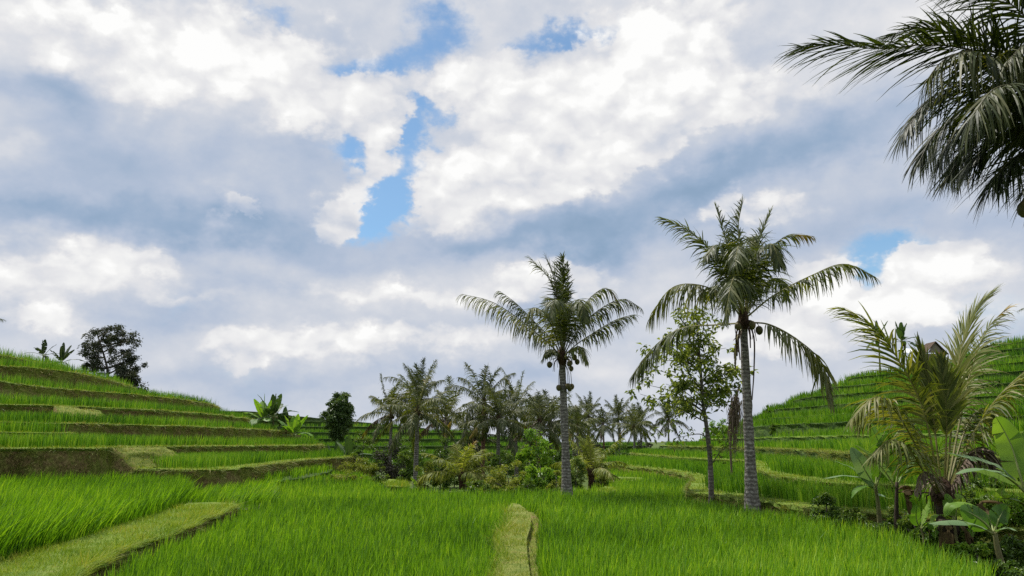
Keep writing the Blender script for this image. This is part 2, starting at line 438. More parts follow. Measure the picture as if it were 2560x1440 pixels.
# right hillside
R1 = terrace('hill_terrace', .25, -.5, [(1490, 74), (1560, 62), (1640, 54), (1715, 46), (1738, 41), (1732, 35), (1726, 31), (1745, 29), (1790, 28), (1860, 26.3), (1960, 23.8), (2060, 22.2), (2200, 20.9), (2300, 19.8), (2480, 17.8), (2750, 15.5)], [(40, 12), (60, 40), (60, 84), (8, 84)], side='bank', lip=.14, bund=.75)
R2 = terrace('hill_terrace', .78, .1, [(1575, 96), (1600, 84), (1650, 75), (1700, 66), (1800, 59), (1870, 54), (1890, 46), (1886, 38), (1905, 33.5), (1960, 29.5), (2080, 25.8), (2250, 23.4), (2500, 21), (2800, 18)], [(50, 14), (70, 40), (70, 98), (16, 104)], side='greenbank', bund=.7)
R3 = terrace('hill_terrace', 1.6, .6, [(1650, 104), (1690, 88), (1780, 74), (1885, 61), (2000, 46), (2100, 34), (2200, 28), (2350, 25), (2600, 22), (2850, 20)], [(55, 16), (80, 40), (80, 104), (26, 112)], side='greenbank', bund=.55)
R4 = terrace('hill_terrace', 2.4, 1.4, [(1745, 112), (1790, 92), (1860, 76), (1960, 62), (2060, 53), (2160, 46), (2300, 38), (2600, 32), (2900, 28)], [(60, 22), (90, 40), (90, 110), (34, 118)], side='greenbank', bund=.45)
R5 = terrace('hill_terrace', 3.4, 2.1, [(1800, 112), (1840, 92), (1885, 74), (1960, 66), (2060, 59), (2160, 54), (2320, 48), (2600, 43), (2900, 38)], [(70, 26), (100, 40), (100, 112), (38, 120)], side='greenbank', top='greenbank', bund=.3)
R6 = terrace('hill_terrace', 4.15, 3.0, [(1850, 108), (1870, 90), (1905, 77), (2000, 69), (2130, 62), (2300, 55), (2600, 49), (2900, 43)], [(76, 30), (104, 44), (104, 116), (40, 120)], side='greenbank', top='greenbank', bund=.3)
R7 = terrace('hill_terrace', 5.15, 4.0, [(1905, 108), (1918, 92), (1940, 80), (2020, 73), (2150, 66), (2300, 60), (2600, 54), (2900, 48)], [(84, 34), (108, 48), (108, 118), (44, 122)], side='greenbank', top='greenbank', bund=.3)
R8 = terrace('hill_terrace', 6.4, 5.0, [(1965, 110), (1978, 94), (2000, 83), (2080, 77), (2200, 71), (2350, 65), (2600, 59), (2900, 53)], [(92, 38), (112, 52), (112, 120), (48, 124)], side='greenbank', top='greenbank', bund=.3)
R9 = terrace('hill_terrace', 7.7, 6.2, [(2035, 110), (2048, 96), (2070, 86), (2150, 81), (2250, 76), (2400, 70), (2600, 64), (2900, 58)], [(98, 42), (116, 56), (116, 122), (54, 126)], side='greenbank', top='greenbank', bund=.3)
R10 = terrace('hill_terrace', 9.0, 7.5, [(2100, 112), (2112, 98), (2135, 89), (2220, 84), (2320, 80), (2450, 75), (2600, 70), (2900, 64)], [(104, 46), (120, 60), (120, 124), (60, 128)], side='greenbank', top='greenbank', bund=.3)
R11 = terrace('hill_terrace', 10.3, 8.8, [(2300, 108), (2330, 92), (2400, 85), (2480, 81), (2600, 76), (2900, 70)], [(110, 50), (124, 64), (124, 124), (66, 128)], side='greenbank', top='greenbank', bund=.3)
R12 = terrace('hill_terrace', 11.5, 10.1, [(2380, 108), (2405, 92), (2450, 87), (2520, 83), (2620, 80), (2900, 76)], [(116, 54), (128, 68), (128, 124), (76, 128)], side='greenbank', top='greenbank', bund=.3)
R13 = terrace('hill_terrace', 12.6, 11.3, [(2450, 106), (2475, 92), (2520, 87), (2600, 84), (2700, 82), (2900, 80)], [(120, 60), (132, 72), (132, 122), (86, 124)], side='greenbank', top='greenbank', bund=.3)

# path between the two front fields
PA = terrace('path', 0, -.5, [(PX(1165, 5, 0), 5), (PX(1195, 9, 0), 9), (PX(1240, 12.8, 0), 12.8), (PX(1238, 15, 0), 15), (PX(1250, 18.5, 0), 18.5), (PX(1262, 22.5, 0), 22.5), (PX(1274, 25.4, 0), 25.4)],
             [(PX(1282, 27.4, 0), 27.4), (PX(1298, 26.8, 0), 26.8), (PX(1318, 24.6, 0), 24.6), (PX(1328, 22.5, 0), 22.5), (PX(1326, 20, 0), 20), (PX(1316, 17.5, 0), 17.5), (PX(1318, 15, 0), 15), (PX(1326, 12.8, 0), 12.8), (PX(1350, 9, 0), 9), (PX(1400, 5, 0), 5)], pix=False, lip=.06, wob=.09, slope=.12, mud=False, gap=.10, top='trail')
PL = terrace('earth_bund', -.16, -.5, [(PX(1330, 26, -.16), 26), (PX(1346, 23, -.16), 23), (PX(1342, 20, -.16), 20), (PX(1336, 17.5, -.16), 17.5), (PX(1342, 15, -.16), 15), (PX(1348, 12.8, -.16), 12.8), (PX(1375, 9, -.16), 9)],
             [(PX(1320, 9, 0), 9), (PX(1300, 12.8, 0), 12.8), (PX(1300, 20, 0), 20), (PX(1310, 26, 0), 26)], pix=False, lip=.05, wob=.04, slope=.2, top='bank', gap=.10)
# grassy bund ends that show between the far rows of the front fields
BM = terrace('earth_bund', .12, -.5, [(965, 39), (972, 36.6), (1000, 35.6), (1020, 36.6), (1016, 38.6)], [(PX(990, 42, .1), 42), (PX(972, 43, .1), 43)], side='greenbank', wob=.05, slope=.5)
BR = terrace('earth_bund', .0, -.5, [(1502, 35.6), (1512, 33.8), (1528, 33.4), (1534, 35)], [(PX(1532, 37.5, 0), 37.5), (PX(1512, 38.5, 0), 38.5)], side='greenbank', wob=.05, slope=.4)
BS = terrace('earth_bund', -.05, -.5, [(1490, 48), (1500, 44.5), (1545, 44), (1600, 46)], [(PX(1605, 48, 0), 48), (PX(1540, 50, 0), 50)], side='greenbank', wob=.08, slope=.3)

# far hill beyond the valley: long low steps that fall away to the right
for i in range(9):
    z = -.9 + i * 1.15
    xr = [150, 60, 22, 2, -8, -20, -32, -44, -54][i]
    y = 118 + i * 5.5
    xs = np.linspace(-130, xr - 6, 9)
    rr = np.random.default_rng(50 + i)
    terrace('far_terrace', z, z - 1.4, [(a, y + rr.uniform(-1.5, 1.5) + 6 * math.sin(a * .03 + i * .4)) for a in xs] + [(xr, y + 8), (xr + 2, y + 22)], [(xr - 4, 230), (-130, 230)], pix=False, side='greenbank', top='greenbank', bund=.6, wob=.3, lip=.2)

def earth_ramp(A, B, back, zlow, seed):
    """worn grassy slope leading from terrace corner A down to B, reaching backwards along 'back'"""
    rng = np.random.default_rng(seed)
    A, B, back = np.array(A, float), np.array(B, float), np.array([back[0], back[1], 0.0])
    n, m = 14, 9
    V = []
    for i in range(n):
        t = i / (n - 1); e = t * t * (3 - 2 * t)
        p = A + (B - A) * np.array([t, t, e])
        for j in range(m):
            u = j / (m - 2)
            q = p + back * max(0, u - .0) + rng.normal(0, .03, 3) - np.array([0, 0, .12 * abs(math.sin(i * 1.3 + j))* .5])
            if j == m - 1: q = q - [0, 0, .5]
            V.append(q)
    front = [np.array([V[i * m][0], V[i * m][1] - .15, zlow]) for i in range(n)]
    mb = MB(); k = n * m
    mb.add(np.vstack([V, front]), [(i * m + j, (i + 1) * m + j, (i + 1) * m + j + 1, i * m + j + 1) for i in range(n - 1) for j in range(m - 1)] + [(k + i, k + i + 1, (i + 1) * m, i * m) for i in range(n - 1)], None,
           [0] * ((n - 1) * (m - 1)) + [1] * (n - 1))
    tag(mb.build('earth_slope', [M['trail'], M['bank']], None, True), kind='structure')
    mb = MB(); c = 1500
    ii = rng.integers(0, n - 1, c); jj = rng.integers(0, m - 2, c); V = np.array(V)
    p = V[ii * m + jj] + (V[(ii + 1) * m + jj] - V[ii * m + jj]) * rng.random((c, 1)) + (V[ii * m + jj + 1] - V[ii * m + jj]) * rng.random((c, 1))
    blades(mb, p - [0, 0, .02], .12 * rng.uniform(.4, 1.3, c), rng.normal(0, .5, (c, 2)), np.full(c, .03), 1, rng, rng.random(c), .3)
    tag(mb.build('short_grass', M['turf_dry']), 'short dry grass on the worn slope joining two left terraces', 'grass', 'short grass on the bunds', 'stuff')

# ------------------------------------------------------------------ rice and turf
def visible_cols(x, y, z, m=140):
    d = y * CP + (z - CZ) * SP
    px = 1280 + F * x / np.maximum(d, .5)
    return (px > -m) & (px < 2560 + m) & (d > 4)

def blades(mb, Pt, H, lean, w, seg, rng, rnd, curl=.25):
    n = len(Pt)
    az = rng.uniform(0, np.pi, n)
    S = np.stack([np.cos(az), np.sin(az), np.zeros(n)], 1) * (w / 2)[:, None]
    ts = {3: [0, .38, .72], 2: [0, .5], 1: [0]}[seg]
    ws = {3: [.55, 1, .7], 2: [.65, .9], 1: [.9]}[seg]
    lm = np.linalg.norm(lean, axis=1)
    def c(t):
        return Pt + np.column_stack([lean * (H * t ** 2)[:, None] if np.ndim(t) else lean * (H * t * t)[:, None], H * t * (1 - curl * lm * t)])
    V = []
    for t, k in zip(ts, ws):
        cc = c(t); V += [cc - S * k, cc + S * k]
    V.append(c(1.0))
    m = len(V)
    VV = np.stack(V, 1).reshape(-1, 3)
    b = (np.arange(n) * m)[:, None]
    qs = [b + np.array([2 * i, 2 * i + 1, 2 * i + 3, 2 * i + 2]) for i in range(len(ts) - 1)]
    q = np.concatenate(qs) if qs else None
    t = b + np.array([m - 3, m - 2, m - 1])
    mb.add(VV, q, t, 0, np.repeat(rnd, m))

def rice(T, h=.62, label='', dens=1.0, dmax=9, edge=None, wind=(.06, .02), mat='rice', region=None, lift=0, bound=None, seed=0, wscale=1.0, spread=.20, tone=0.0, hvar=.65):
    rng = np.random.default_rng(seed + 11)
    z = T['z']; poly = bound if bound is not None else T['poly']
    fr = T['front']
    vis = visible_cols(fr[:, 0], fr[:, 1], z, 700)
    lo, hi = poly.min(0), poly.max(0)
    dmid = np.hypot(*fr[vis].T).min() if vis.any() else 30
    # jittered grid whose cell grows with distance, in rings
    pts = []
    r0 = 8.0
    while r0 < 135:
        r1 = r0 * 1.18
        s = float(np.clip(.0145 * r0, .19, 1.3)) / math.sqrt(dens)
        gx = np.arange(max(lo[0], -.75 * r1 - 2), min(hi[0], .75 * r1 + 2), s); gy = np.arange(max(lo[1], r0 * .75), min(hi[1], r1 + .5), s)
        if len(gx) and len(gy):
            X, Y = np.meshgrid(gx, gy)
            X = X.ravel() + rng.uniform(-.5, .5, X.size) * s; Y = Y.ravel() + rng.uniform(-.5, .5, Y.size) * s
            d = np.hypot(X, Y)
            k = (d >= r0) & (d < r1) & visible_cols(X, Y, z)
            pts.append(np.column_stack([X[k], Y[k]]))
        r0 = r1
    p = np.concatenate(pts)
    p = p[inside(poly, p[:, 0], p[:, 1])]
    for T2 in TERR:
        if T2['z'] > z + .02:
            l2, h2 = T2['poly'].min(0), T2['poly'].max(0)
            if (l2[0] > hi[0]) or (h2[0] < lo[0]) or (l2[1] > hi[1]) or (h2[1] < lo[1]): continue
            p = p[~inside(T2['poly'], p[:, 0], p[:, 1])]
            if len(p): p = p[dist_line(T2['front'], p[:, 0], p[:, 1]) > T2['gap'] + .1 * min(1, T2['z'] - z)]
    if not len(p): return None
    de = dist_line(fr, p[:, 0], p[:, 1])
    e = T['bund'] if edge is None else edge
    e = e + (VN1(p[:, 0] * .9, p[:, 1] * .9) - .5) * .25
    k = (de > e) & (de < dmax)
    if region is not None: k &= inside(np.array(region, float), p[:, 0], p[:, 1])
    p = p[k]
    if not len(p): return None
    d = np.hypot(p[:, 0], p[:, 1])
    mb = MB()
    nb = np.where(d < 18, 15, np.where(d < 34, 14, 13))
    for lo_d, hi_d, seg in ((0, 24, 3), (24, 55, 2), (55, 1e9, 1)):
        kk = (d >= lo_d) & (d < hi_d)
        if not kk.any(): continue
        pp = np.repeat(p[kk], nb[kk], 0); dd = np.repeat(d[kk], nb[kk]); n = len(pp)
        tr = np.repeat(rng.random(kk.sum()), nb[kk])
        cell = np.clip(.0145 * dd, .19, 1.3)
        off = rng.normal(0, 1, (n, 2)) * (cell * .21)[:, None]
        hv = h * (.76 + .34 * VN2(pp[:, 0] * .8, pp[:, 1] * .8) + .22 * (tr - .5)) 
        hv = (h * .98 * (1 - hvar) + hv * hvar) * rng.uniform(.68, 1.12, n)
        ln = off / cell[:, None] * spread * 1.5 + rng.normal(0, .11, (n, 2)) + np.array(wind) * (.5 + VN3(pp[:, 0] * .3, pp[:, 1] * .3))[:, None]
        w = np.maximum(.020, .00105 * dd) * rng.uniform(.7, 1.25, n) * wscale
        rn = np.clip(.42 + tone + .80 * (rng.random(n) - .5) + .25 * (tr - .5) + .45 * (VN1(pp[:, 0] * .22, pp[:, 1] * .22 + 5) - .5), 0, 1)
        base = np.column_stack([pp + off, np.full(n, z - .02 + lift)])
        blades(mb, base, hv, ln, w, seg, rng, rn)
    o = mb.build('rice_field', M[mat])
    return tag(o, label, 'rice field', 'rice planted on the terraces', 'stuff')

def turf(T, width, label, dens=900, h=.06, seed=0, over=.10, dmax=95, weeds=True, wd=1.0, closed=False, mat='turf', hang=.5, weedmat='weed'):
    """short blades along a bund top, and ragged weeds hanging over and growing on its bank"""
    rng = np.random.default_rng(seed + 77)
    fr, nn, z = T['front'], T['nn'], T['z']
    seg = np.linalg.norm(np.diff(fr, axis=0), axis=1)
    mid = (fr[1:] + fr[:-1]) / 2
    dm = np.hypot(*mid.T)
    ok = visible_cols(mid[:, 0], mid[:, 1], z, 200) & (dm < dmax)
    sc = np.clip(dm / 14, 1, 9)
    mb = MB(); got = False
    cnt = np.where(ok, seg * width * dens / sc ** 1.7, 0)
    cnt = rng.poisson(cnt)
    i = np.repeat(np.arange(len(seg)), cnt); n = len(i)
    if n:
        t = rng.random(n)[:, None]
        u = rng.uniform(-over, width, n)[:, None]
        xy = fr[i] * (1 - t) + fr[i + 1] * t - nn[i] * u
        if closed:
            k = inside(T['poly'], xy[:, 0], xy[:, 1]) | (u[:, 0] < 0)
            xy, i, u = xy[k], i[k], u[k]; n = len(i)
        s = sc[i]
        patch = .5 * VN1(xy[:, 0] * 1.2, xy[:, 1] * 1.2) + .5 * VN3(xy[:, 0] * 5.5, xy[:, 1] * 5.5)
        zz = z - np.clip(-u[:, 0], 0, 1) * .5 + (VN1(xy[:, 0] * .9, xy[:, 1] * .9 + z) - .5) * .07 - .012
        rn = np.clip(.05 + .8 * patch + rng.normal(0, .22, n), 0, 1)
        edge = np.exp(-np.clip(u[:, 0], 0, 1) / .08)
        ln = rng.normal(0, .55, (n, 2)) + nn[i] * (edge * hang)[:, None]
        blades(mb, np.column_stack([xy, zz]), h * rng.uniform(.5, 1.5, n) * (.35 + 1.3 * patch) * s ** .35, ln, .010 * s ** .9 * rng.uniform(.7, 1.4, n), 1, rng, rn, .3)
        got = True
    if got:
        tag(mb.build('short_grass', M[mat]), label, 'grass', 'short grass on the bunds', 'stuff')
    if weeds:
        H = z - T['zb'] - .15
        mb = MB()
        cnt = rng.poisson(np.where(ok, seg * H * 420 * wd / sc ** 1.5, 0))
        i = np.repeat(np.arange(len(seg)), cnt); n = len(i)
        if n:
            t = rng.random(n)[:, None]
            dz = rng.random(n) ** rng.choice([.8, 2.6], n) * H
            xy = fr[i] * (1 - t) + fr[i + 1] * t
            keep = VN3(xy[:, 0] * .8 + 9, xy[:, 1] * .8 + dz * 2) > .42 - .30 * np.exp(-dz / (.22 * H))
            xy, i, dz = xy[keep], i[keep], dz[keep]; n = len(i)
            xy = xy + nn[i] * (.03 + dz * .18)[:, None]
            ln = nn[i] * .9 + rng.normal(0, .5, (n, 2))
            blades(mb, np.column_stack([xy, z - dz]), .13 * rng.uniform(.4, 1.5, n) * sc[i] ** .4, ln, .014 * sc[i] ** .9 * rng.uniform(.6, 1.4, n), 1, rng, np.clip(rng.normal(.45, .25, n), 0, 1), .75)
            tag(mb.build('bank_weeds', M[weedmat]), label.replace('short', 'ragged dry').replace('topping', 'hanging on the bank below').replace('covering', 'hanging on the sides of'), 'weeds', 'weeds on the earth banks', 'stuff')

if True:
    earth_ramp((PX(262, 35.6, 1.78), 35.6, 1.80), (PX(345, 35.9, .9), 35.9, .90), (1.2, 3.2), -.1, 5)
    earth_ramp((PX(132, 44.8, 4.0), 44.8, 4.02), (PX(172, 42.2, 2.95), 42.2, 2.97), (1.0, 2.6), 2.3, 6)
    main = LT['La']
    rice(main, .66, 'bright green rice filling the two front fields either side of the path', dmax=1e9, edge=-1, dens=1.5, seed=1,
         region=[(-14, 7.5), (PX(1780, 7.5, -.4), 7.5), (PX(2490, 12.6, -.4), 12.6), (PX(2420, 14.2, -.4), 14.2), (PX(2250, 18.2, -.4), 18.2), (PX(2080, 21.5, -.4), 21.5), (PX(1990, 23.5, -.4), 23.5), (PX(1870, 26.2, -.4), 26.2), (PX(1780, 28, -.4), 28), (PX(1735, 30, -.4), 30), (PX(1738, 42, -.4), 42), (PX(1640, 54, -.4), 54), (PX(1530, 66, -.4), 66), (PX(1505, 52, -.4), 52), (PX(1500, 44, -.4), 44), (PX(1500, 37, -.4), 37), (PX(1400, 34.2, -.4), 34.2), (PX(1200, 33.8, -.4), 33.8), (PX(1060, 35, -.4), 35), (PX(960, 37, -.4), 37), (PX(935, 44, -.4), 44), (PX(900, 54, -.4), 54), (PX(860, 62, -.4), 62), (-20, 62)])
    rice(U1, .95, 'tall dark green rice leaning over the grassy bund at left front', dmax=1e9, edge=.04, wind=(.24, -.04), seed=2, spread=.26, tone=-.08, dens=1.6)
    rice(U2, .62, 'rice patch just past the end of the left front bund', dmax=1e9, edge=.0, wind=(.3, 0), seed=3)
    rice(U3, .6, 'small rice patch with dark front edge below the lowest left terrace', dmax=1e9, edge=-1, seed=4)
    names = ['lowest', 'second', 'third short', 'fourth', 'fifth', 'sixth', 'seventh', 'topmost']
    for i, (T, h) in enumerate(((Lg, .68), (Lf, .72), (Lm, .66), (Le, .7), (Ld, .75), (Lc, .85), (Lb, .9), (La, .9))):
        rice(T, h * .98, f'strip of rice on the {names[i]} terrace up the left hillside', dens=3.0, hvar=.3, dmax=6, mat='rice_far', seed=10 + i, wind=(.03, 0), spread=.14, wscale=.85, edge=(1.0, .65, .4, .65, .65, .6, .5, .5)[i])
        turf(T, .75, f'short yellow grass topping the bank of the {names[i]} left terrace', seed=10 + i, wd=2.6)
    nm = ['lowest', 'second', 'third', 'fourth', 'fifth', 'sixth', 'seventh', 'eighth', 'ninth', 'tenth', 'eleventh', 'twelfth', 'topmost']
    for i, T in enumerate((R1, R2, R3, R4, R5, R6, R7, R8, R9, R10, R11, R12, R13)):
        rice(T, [.66, .64, .64, .66, .78, .78, .80, .84, .86, .86, .86, .86, .86][i], f'strip of rice on the {nm[i]} terrace up the right hillside', dmax=[20, 14, 14, 8, 4, 4, 4, 4, 4, 4, 4, 4, 4][i], mat='rice_far', seed=30 + i, wind=(-.05, -.05), tone=[.0, 0, .05, .04, 0, 0, -.02, -.02, -.02, 0, 0, 0, 0][i],
             edge=[.75, .7, .55, .45, .0, .0, -1, -1, -1, -1, -1, -1, -1][i], hvar=.6 if i < 4 else .3, wscale=1 if i < 4 else 1.1, dens=[1.6, 1.7, 1.9, 2.2, 3.2, 3.2, 3.2, 3.2, 3.2, 3.2, 3.2, 3.2, 3.2][i])
        turf(T, [.7, .6, .5, .45, .3, .3, .3, .3, .3, .3, .3, .3, .3][i], mat='turf' if i < 3 else 'rice_far', weedmat='weed' if i < 3 else 'rice_far', wd=2.6 if i < 3 else .7, h=.06 if i < 4 else .12, label=f'short grass topping the bank of the {nm[i]} right terrace', seed=40 + i)
    FT = [T for T in TERR if T['name'] == 'far_terrace']
    fn = ['lowest', 'second', 'third', 'fourth', 'fifth', 'sixth', 'seventh', 'eighth', 'highest']
    for i, T in enumerate(FT):
        rice(T, .8, f'dark green rice on the {fn[i]} step of the far hill beyond the palms', dmax=7, mat='rice_far', seed=60 + i, edge=-1, dens=1.3, tone=-.05)
    turf(BL, 1.6, 'short yellow grass covering the wide bund at left front', dens=1000, seed=3, h=.10, closed=True, wd=.5, hang=1.0)
    turf(PA, 1.1, 'short yellow grass covering the path between the front fields', dens=1000, seed=4, h=.075, closed=True, hang=.9, mat='turf_dry', wd=.5)
    turf(BM, .8, 'short yellow grass covering the small mound left of the bushes', dens=1500, seed=5, h=.12, weeds=False, closed=True)
    turf(BR, .8, 'short yellow grass covering the small mound right of the middle palm', dens=1500, seed=6, h=.10, weeds=False, closed=True)
    turf(BS, .8, 'short yellow grass covering the low bund behind the middle palm', dens=1200, seed=7, h=.10, weeds=False, closed=True)
    turf(BL, .22, 'long ragged grass fringing the edge of the wide bund at left front', dens=900, seed=13, h=.20, weeds=False, hang=.8, over=.12)
    turf(PA, .14, 'long ragged grass fringing the left edge of the path', dens=700, seed=14, h=.20, weeds=False, hang=.5, over=.12)
    turf(PL, .12, 'ragged grass fringing the ledge along the right of the path', dens=500, seed=15, h=.18, weeds=False, hang=.3, over=.14)
# ------------------------------------------------------------------ sky, sun
def build_sky():
    w = bpy.data.worlds.new("World")
    SC.world = w
    w.use_nodes = True
    nt = w.node_tree
    nt.nodes.clear()
    tc = N(nt, 'ShaderNodeTexCoord')
    D = tc.outputs['Generated']
    sep = N(nt, 'ShaderNodeSeparateXYZ'); L(nt, D, sep.inputs[0])
    def math_(op, a, b=None, c=None, clamp=False):
        n = N(nt, 'ShaderNodeMath', operation=op, use_clamp=clamp)
        for i, x in enumerate((a, b, c)):
            if x is None: continue
            if isinstance(x, (int, float)): n.inputs[i].default_value = x
            else: L(nt, x, n.inputs[i])
        return n.outputs[0]
    def vadd(a, b):
        n = N(nt, 'ShaderNodeVectorMath', operation='ADD'); L(nt, a, n.inputs[0]); L(nt, b, n.inputs[1]); return n.outputs[0]
    def centred(col, sx, sy, sz=0):
        a = N(nt, 'ShaderNodeVectorMath', operation='SUBTRACT'); a.inputs[1].default_value = (.5, .5, .5); L(nt, col, a.inputs[0])
        b = N(nt, 'ShaderNodeVectorMath', operation='MULTIPLY'); b.inputs[1].default_value = (sx, sy, sz); L(nt, a.outputs[0], b.inputs[0]); return b.outputs[0]
    def smooth(x, a, b, lo=0., hi=1.):
        m = N(nt, 'ShaderNodeMapRange', interpolation_type='SMOOTHSTEP', inp={'To Min': lo, 'To Max': hi})
        for k, val in (('Value', x), ('From Min', a), ('From Max', b)):
            if isinstance(val, (int, float)): m.inputs[k].default_value = val
            else: L(nt, val, m.inputs[k])
        return m.outputs[0]
    az = math_('ARCTAN2', sep.outputs['X'], sep.outputs['Y']); el = math_('ARCSINE', sep.outputs['Z'])
    uvn = N(nt, 'ShaderNodeCombineXYZ'); L(nt, az, uvn.inputs[0]); L(nt, el, uvn.inputs[1]); uv = uvn.outputs[0]
    st = N(nt, 'ShaderNodeVectorMath', operation='MULTIPLY'); st.inputs[1].default_value = (1, 1.45, 1); L(nt, uv, st.inputs[0]); dv = st.outputs[0]
    def noise(nt, *a, **k):
        n = globals()['noise'](nt, *a, **k); n.noise_dimensions = '2D'; return n
    wn = noise(nt, 6, 5, .6, dv); gn = noise(nt, 15, 6, .62, dv)
    big = centred(wn.outputs['Color'], .15, .11); fine = centred(gn.outputs['Color'], .07, .06)
    wuv = vadd(uv, big)                 # soft grey layer
    guv = vadd(vadd(uv, centred(wn.outputs['Color'], .09, .07)), fine)   # crisp cumulus and gaps

    def quad(vec):
        """(u*u, u*v, v*v) and (u, v, 1) of a direction, so that each cloud mass is two dot products"""
        sp = N(nt, 'ShaderNodeSeparateXYZ'); L(nt, vec, sp.inputs[0]); u, v = sp.outputs[0], sp.outputs[1]
        q = N(nt, 'ShaderNodeCombineXYZ'); l = N(nt, 'ShaderNodeCombineXYZ', inp={'Z': 1.0})
        for i, (x, y) in enumerate(((u, u), (u, v), (v, v))): L(nt, math_('MULTIPLY', x, y), q.inputs[i])
        L(nt, u, l.inputs[0]); L(nt, v, l.inputs[1])
        return q.outputs[0], l.outputs[0]
    def field(blobs, vec, start=0.0):
        acc = None
        qv, lv = quad(vec)
        for (px, py, rx, ry, rot, a) in blobs:
            p = P(px, py, 1.0) - np.array([0, 0, CZ]); p = p / np.linalg.norm(p)
            u, v = math.atan2(p[0], p[1]), math.asin(p[2])
            k = 1 / max(.6, math.cos(v)); c, s_ = math.cos(math.radians(rot)), math.sin(math.radians(rot))
            a1, b1 = c / (rx / F * k * .93), s_ / (rx / F * k * .93)
            a2, b2 = -s_ / (ry / F * .93), c / (ry / F * .93)
            A, B, C_ = a1 * a1 + a2 * a2, 2 * (a1 * b1 + a2 * b2), b1 * b1 + b2 * b2
            D_, E_ = -2 * A * u - B * v, -2 * C_ * v - B * u
            F_ = A * u * u + B * u * v + C_ * v * v
            d1 = N(nt, 'ShaderNodeVectorMath', operation='DOT_PRODUCT'); d1.inputs[1].default_value = (A, B, C_); L(nt, qv, d1.inputs[0])
            d2 = N(nt, 'ShaderNodeVectorMath', operation='DOT_PRODUCT'); d2.inputs[1].default_value = (D_, E_, F_); L(nt, lv, d2.inputs[0])
            g = math_('POWER', .2, math_('ADD', d1.outputs['Value'], d2.outputs['Value']))
            acc = math_('MULTIPLY_ADD', g, a, acc if acc is not None else start)
        return acc
    # layered grey: pale veils and the blue-grey bellies of the clouds
    shade = field([
        (1600, 180, 200, 100, 20, .16), (1330, 340, 220, 110, 28, .08), (1650, 300, 260, 90, 20, .06), (1480, 60, 260, 70, 10, .12), (1900, 80, 300, 120, 0, .10), (2380, 80, 260, 130, 0, .16),
        (600, 200, 330, 150, 0, .10), (300, 40, 420, 90, 0, .14), (60, 110, 200, 120, 0, .10), (200, 690, 330, 70, 0, .12), (1000, 740, 420, 70, 0, .10), (800, 870, 420, 55, 0, .10), (1500, 900, 340, 70, 0, .10), (2250, 740, 260, 110, 0, .14), (30, 390, 60, 40, 0, .16),
        (540, 560, 400, 66, 0, -.38), (120, 545, 240, 66, 0, -.28), (110, 245, 170, 60, 0, -.30), (330, 420, 420, 120, 0, -.20), (720, 400, 260, 90, 0, -.14), (620, 715, 300, 50, 0, -.20),
        (1390, 590, 320, 80, 0, -.34), (1650, 500, 280, 90, 15, -.30), (1890, 405, 300, 95, 12, -.28), (2150, 330, 280, 95, 10, -.26), (2150, 520, 340, 80, 0, -.16), (1160, 590, 200, 50, 0, -.22), (1880, 620, 180, 50, 0, -.16),
        (800, 80, 150, 80, 0, -.12), (1880, 130, 130, 90, 40, -.18), (860, 650, 260, 45, 0, -.16), (420, 800, 420, 45, 0, -.14), (700, 965, 700, 50, 0, -.14), (1250, 935, 400, 50, 0, -.16), (2480, 560, 180, 80, 0, -.16), (1330, 790, 200, 30, 0, -.16), (1000, 830, 140, 25, 0, -.1), (2480, 830, 120, 60, 0, -.12),
    ], wuv, .585)
    cum = field([
        (1570, 185, 329, 158, 22, 1.00), (1370, 300, 280, 134, 32, 1.00), (1180, 450, 170, 91, 38, 1.00), (1640, 320, 280, 97, 18, 0.70), (1900, 248, 207, 51, 5, 0.75), (1090, 520, 97, 61, 20, 0.60), (1440, 440, 231, 73, 20, 0.45),
        (935, 245, 115, 103, 0, 1.00), (965, 345, 67, 103, 0, 0.80), (835, 280, 73, 122, 0, 0.70), (1140, 195, 134, 73, 0, 0.95), (1230, 160, 97, 61, 0, 0.60),
        (630, 175, 183, 115, 0, 0.70), (690, 250, 146, 85, 0, 0.45), (400, 225, 170, 95, 0, 0.62), (560, 60, 244, 73, 0, 0.35), (250, 40, 280, 73, 0, 0.60), (100, 140, 146, 73, 0, 0.25),
        (588, 546, 43, 24, 0, 0.90), (830, 510, 85, 48, 0, 0.80), (835, 575, 54, 54, 0, 0.70), (900, 450, 85, 48, 0, 0.50),
        (190, 655, 260, 48, 0, 0.95), (340, 640, 90, 44, 0, 0.80), (60, 705, 190, 44, 0, 0.90), (480, 745, 150, 30, 0, 0.60), (1060, 740, 380, 46, 0, 0.85), (620, 880, 190, 46, 0, 0.90), (850, 860, 260, 44, 0, 0.95), (1140, 845, 170, 44, 0, 0.85), (1380, 690, 200, 50, 0, 0.90),
        (2345, 655, 103, 70, 20, 1.00), (2300, 745, 90, 56, 35, 1.00), (2230, 790, 190, 60, 0, 0.90), (2075, 680, 103, 61, 0, 0.90), (2090, 760, 146, 73, 0, 0.60), (1840, 530, 134, 61, 0, 0.50), (1950, 870, 210, 55, 0, 0.80), (2490, 680, 97, 36, 0, 0.40), (100, 790, 150, 46, 0, 0.75), (920, 905, 48, 36, 0, 0.60), (1180, 300, 85, 30, 30, 0.35), (1050, 300, 48, 36, 0, 0.40),
    ], guv, 0.0)
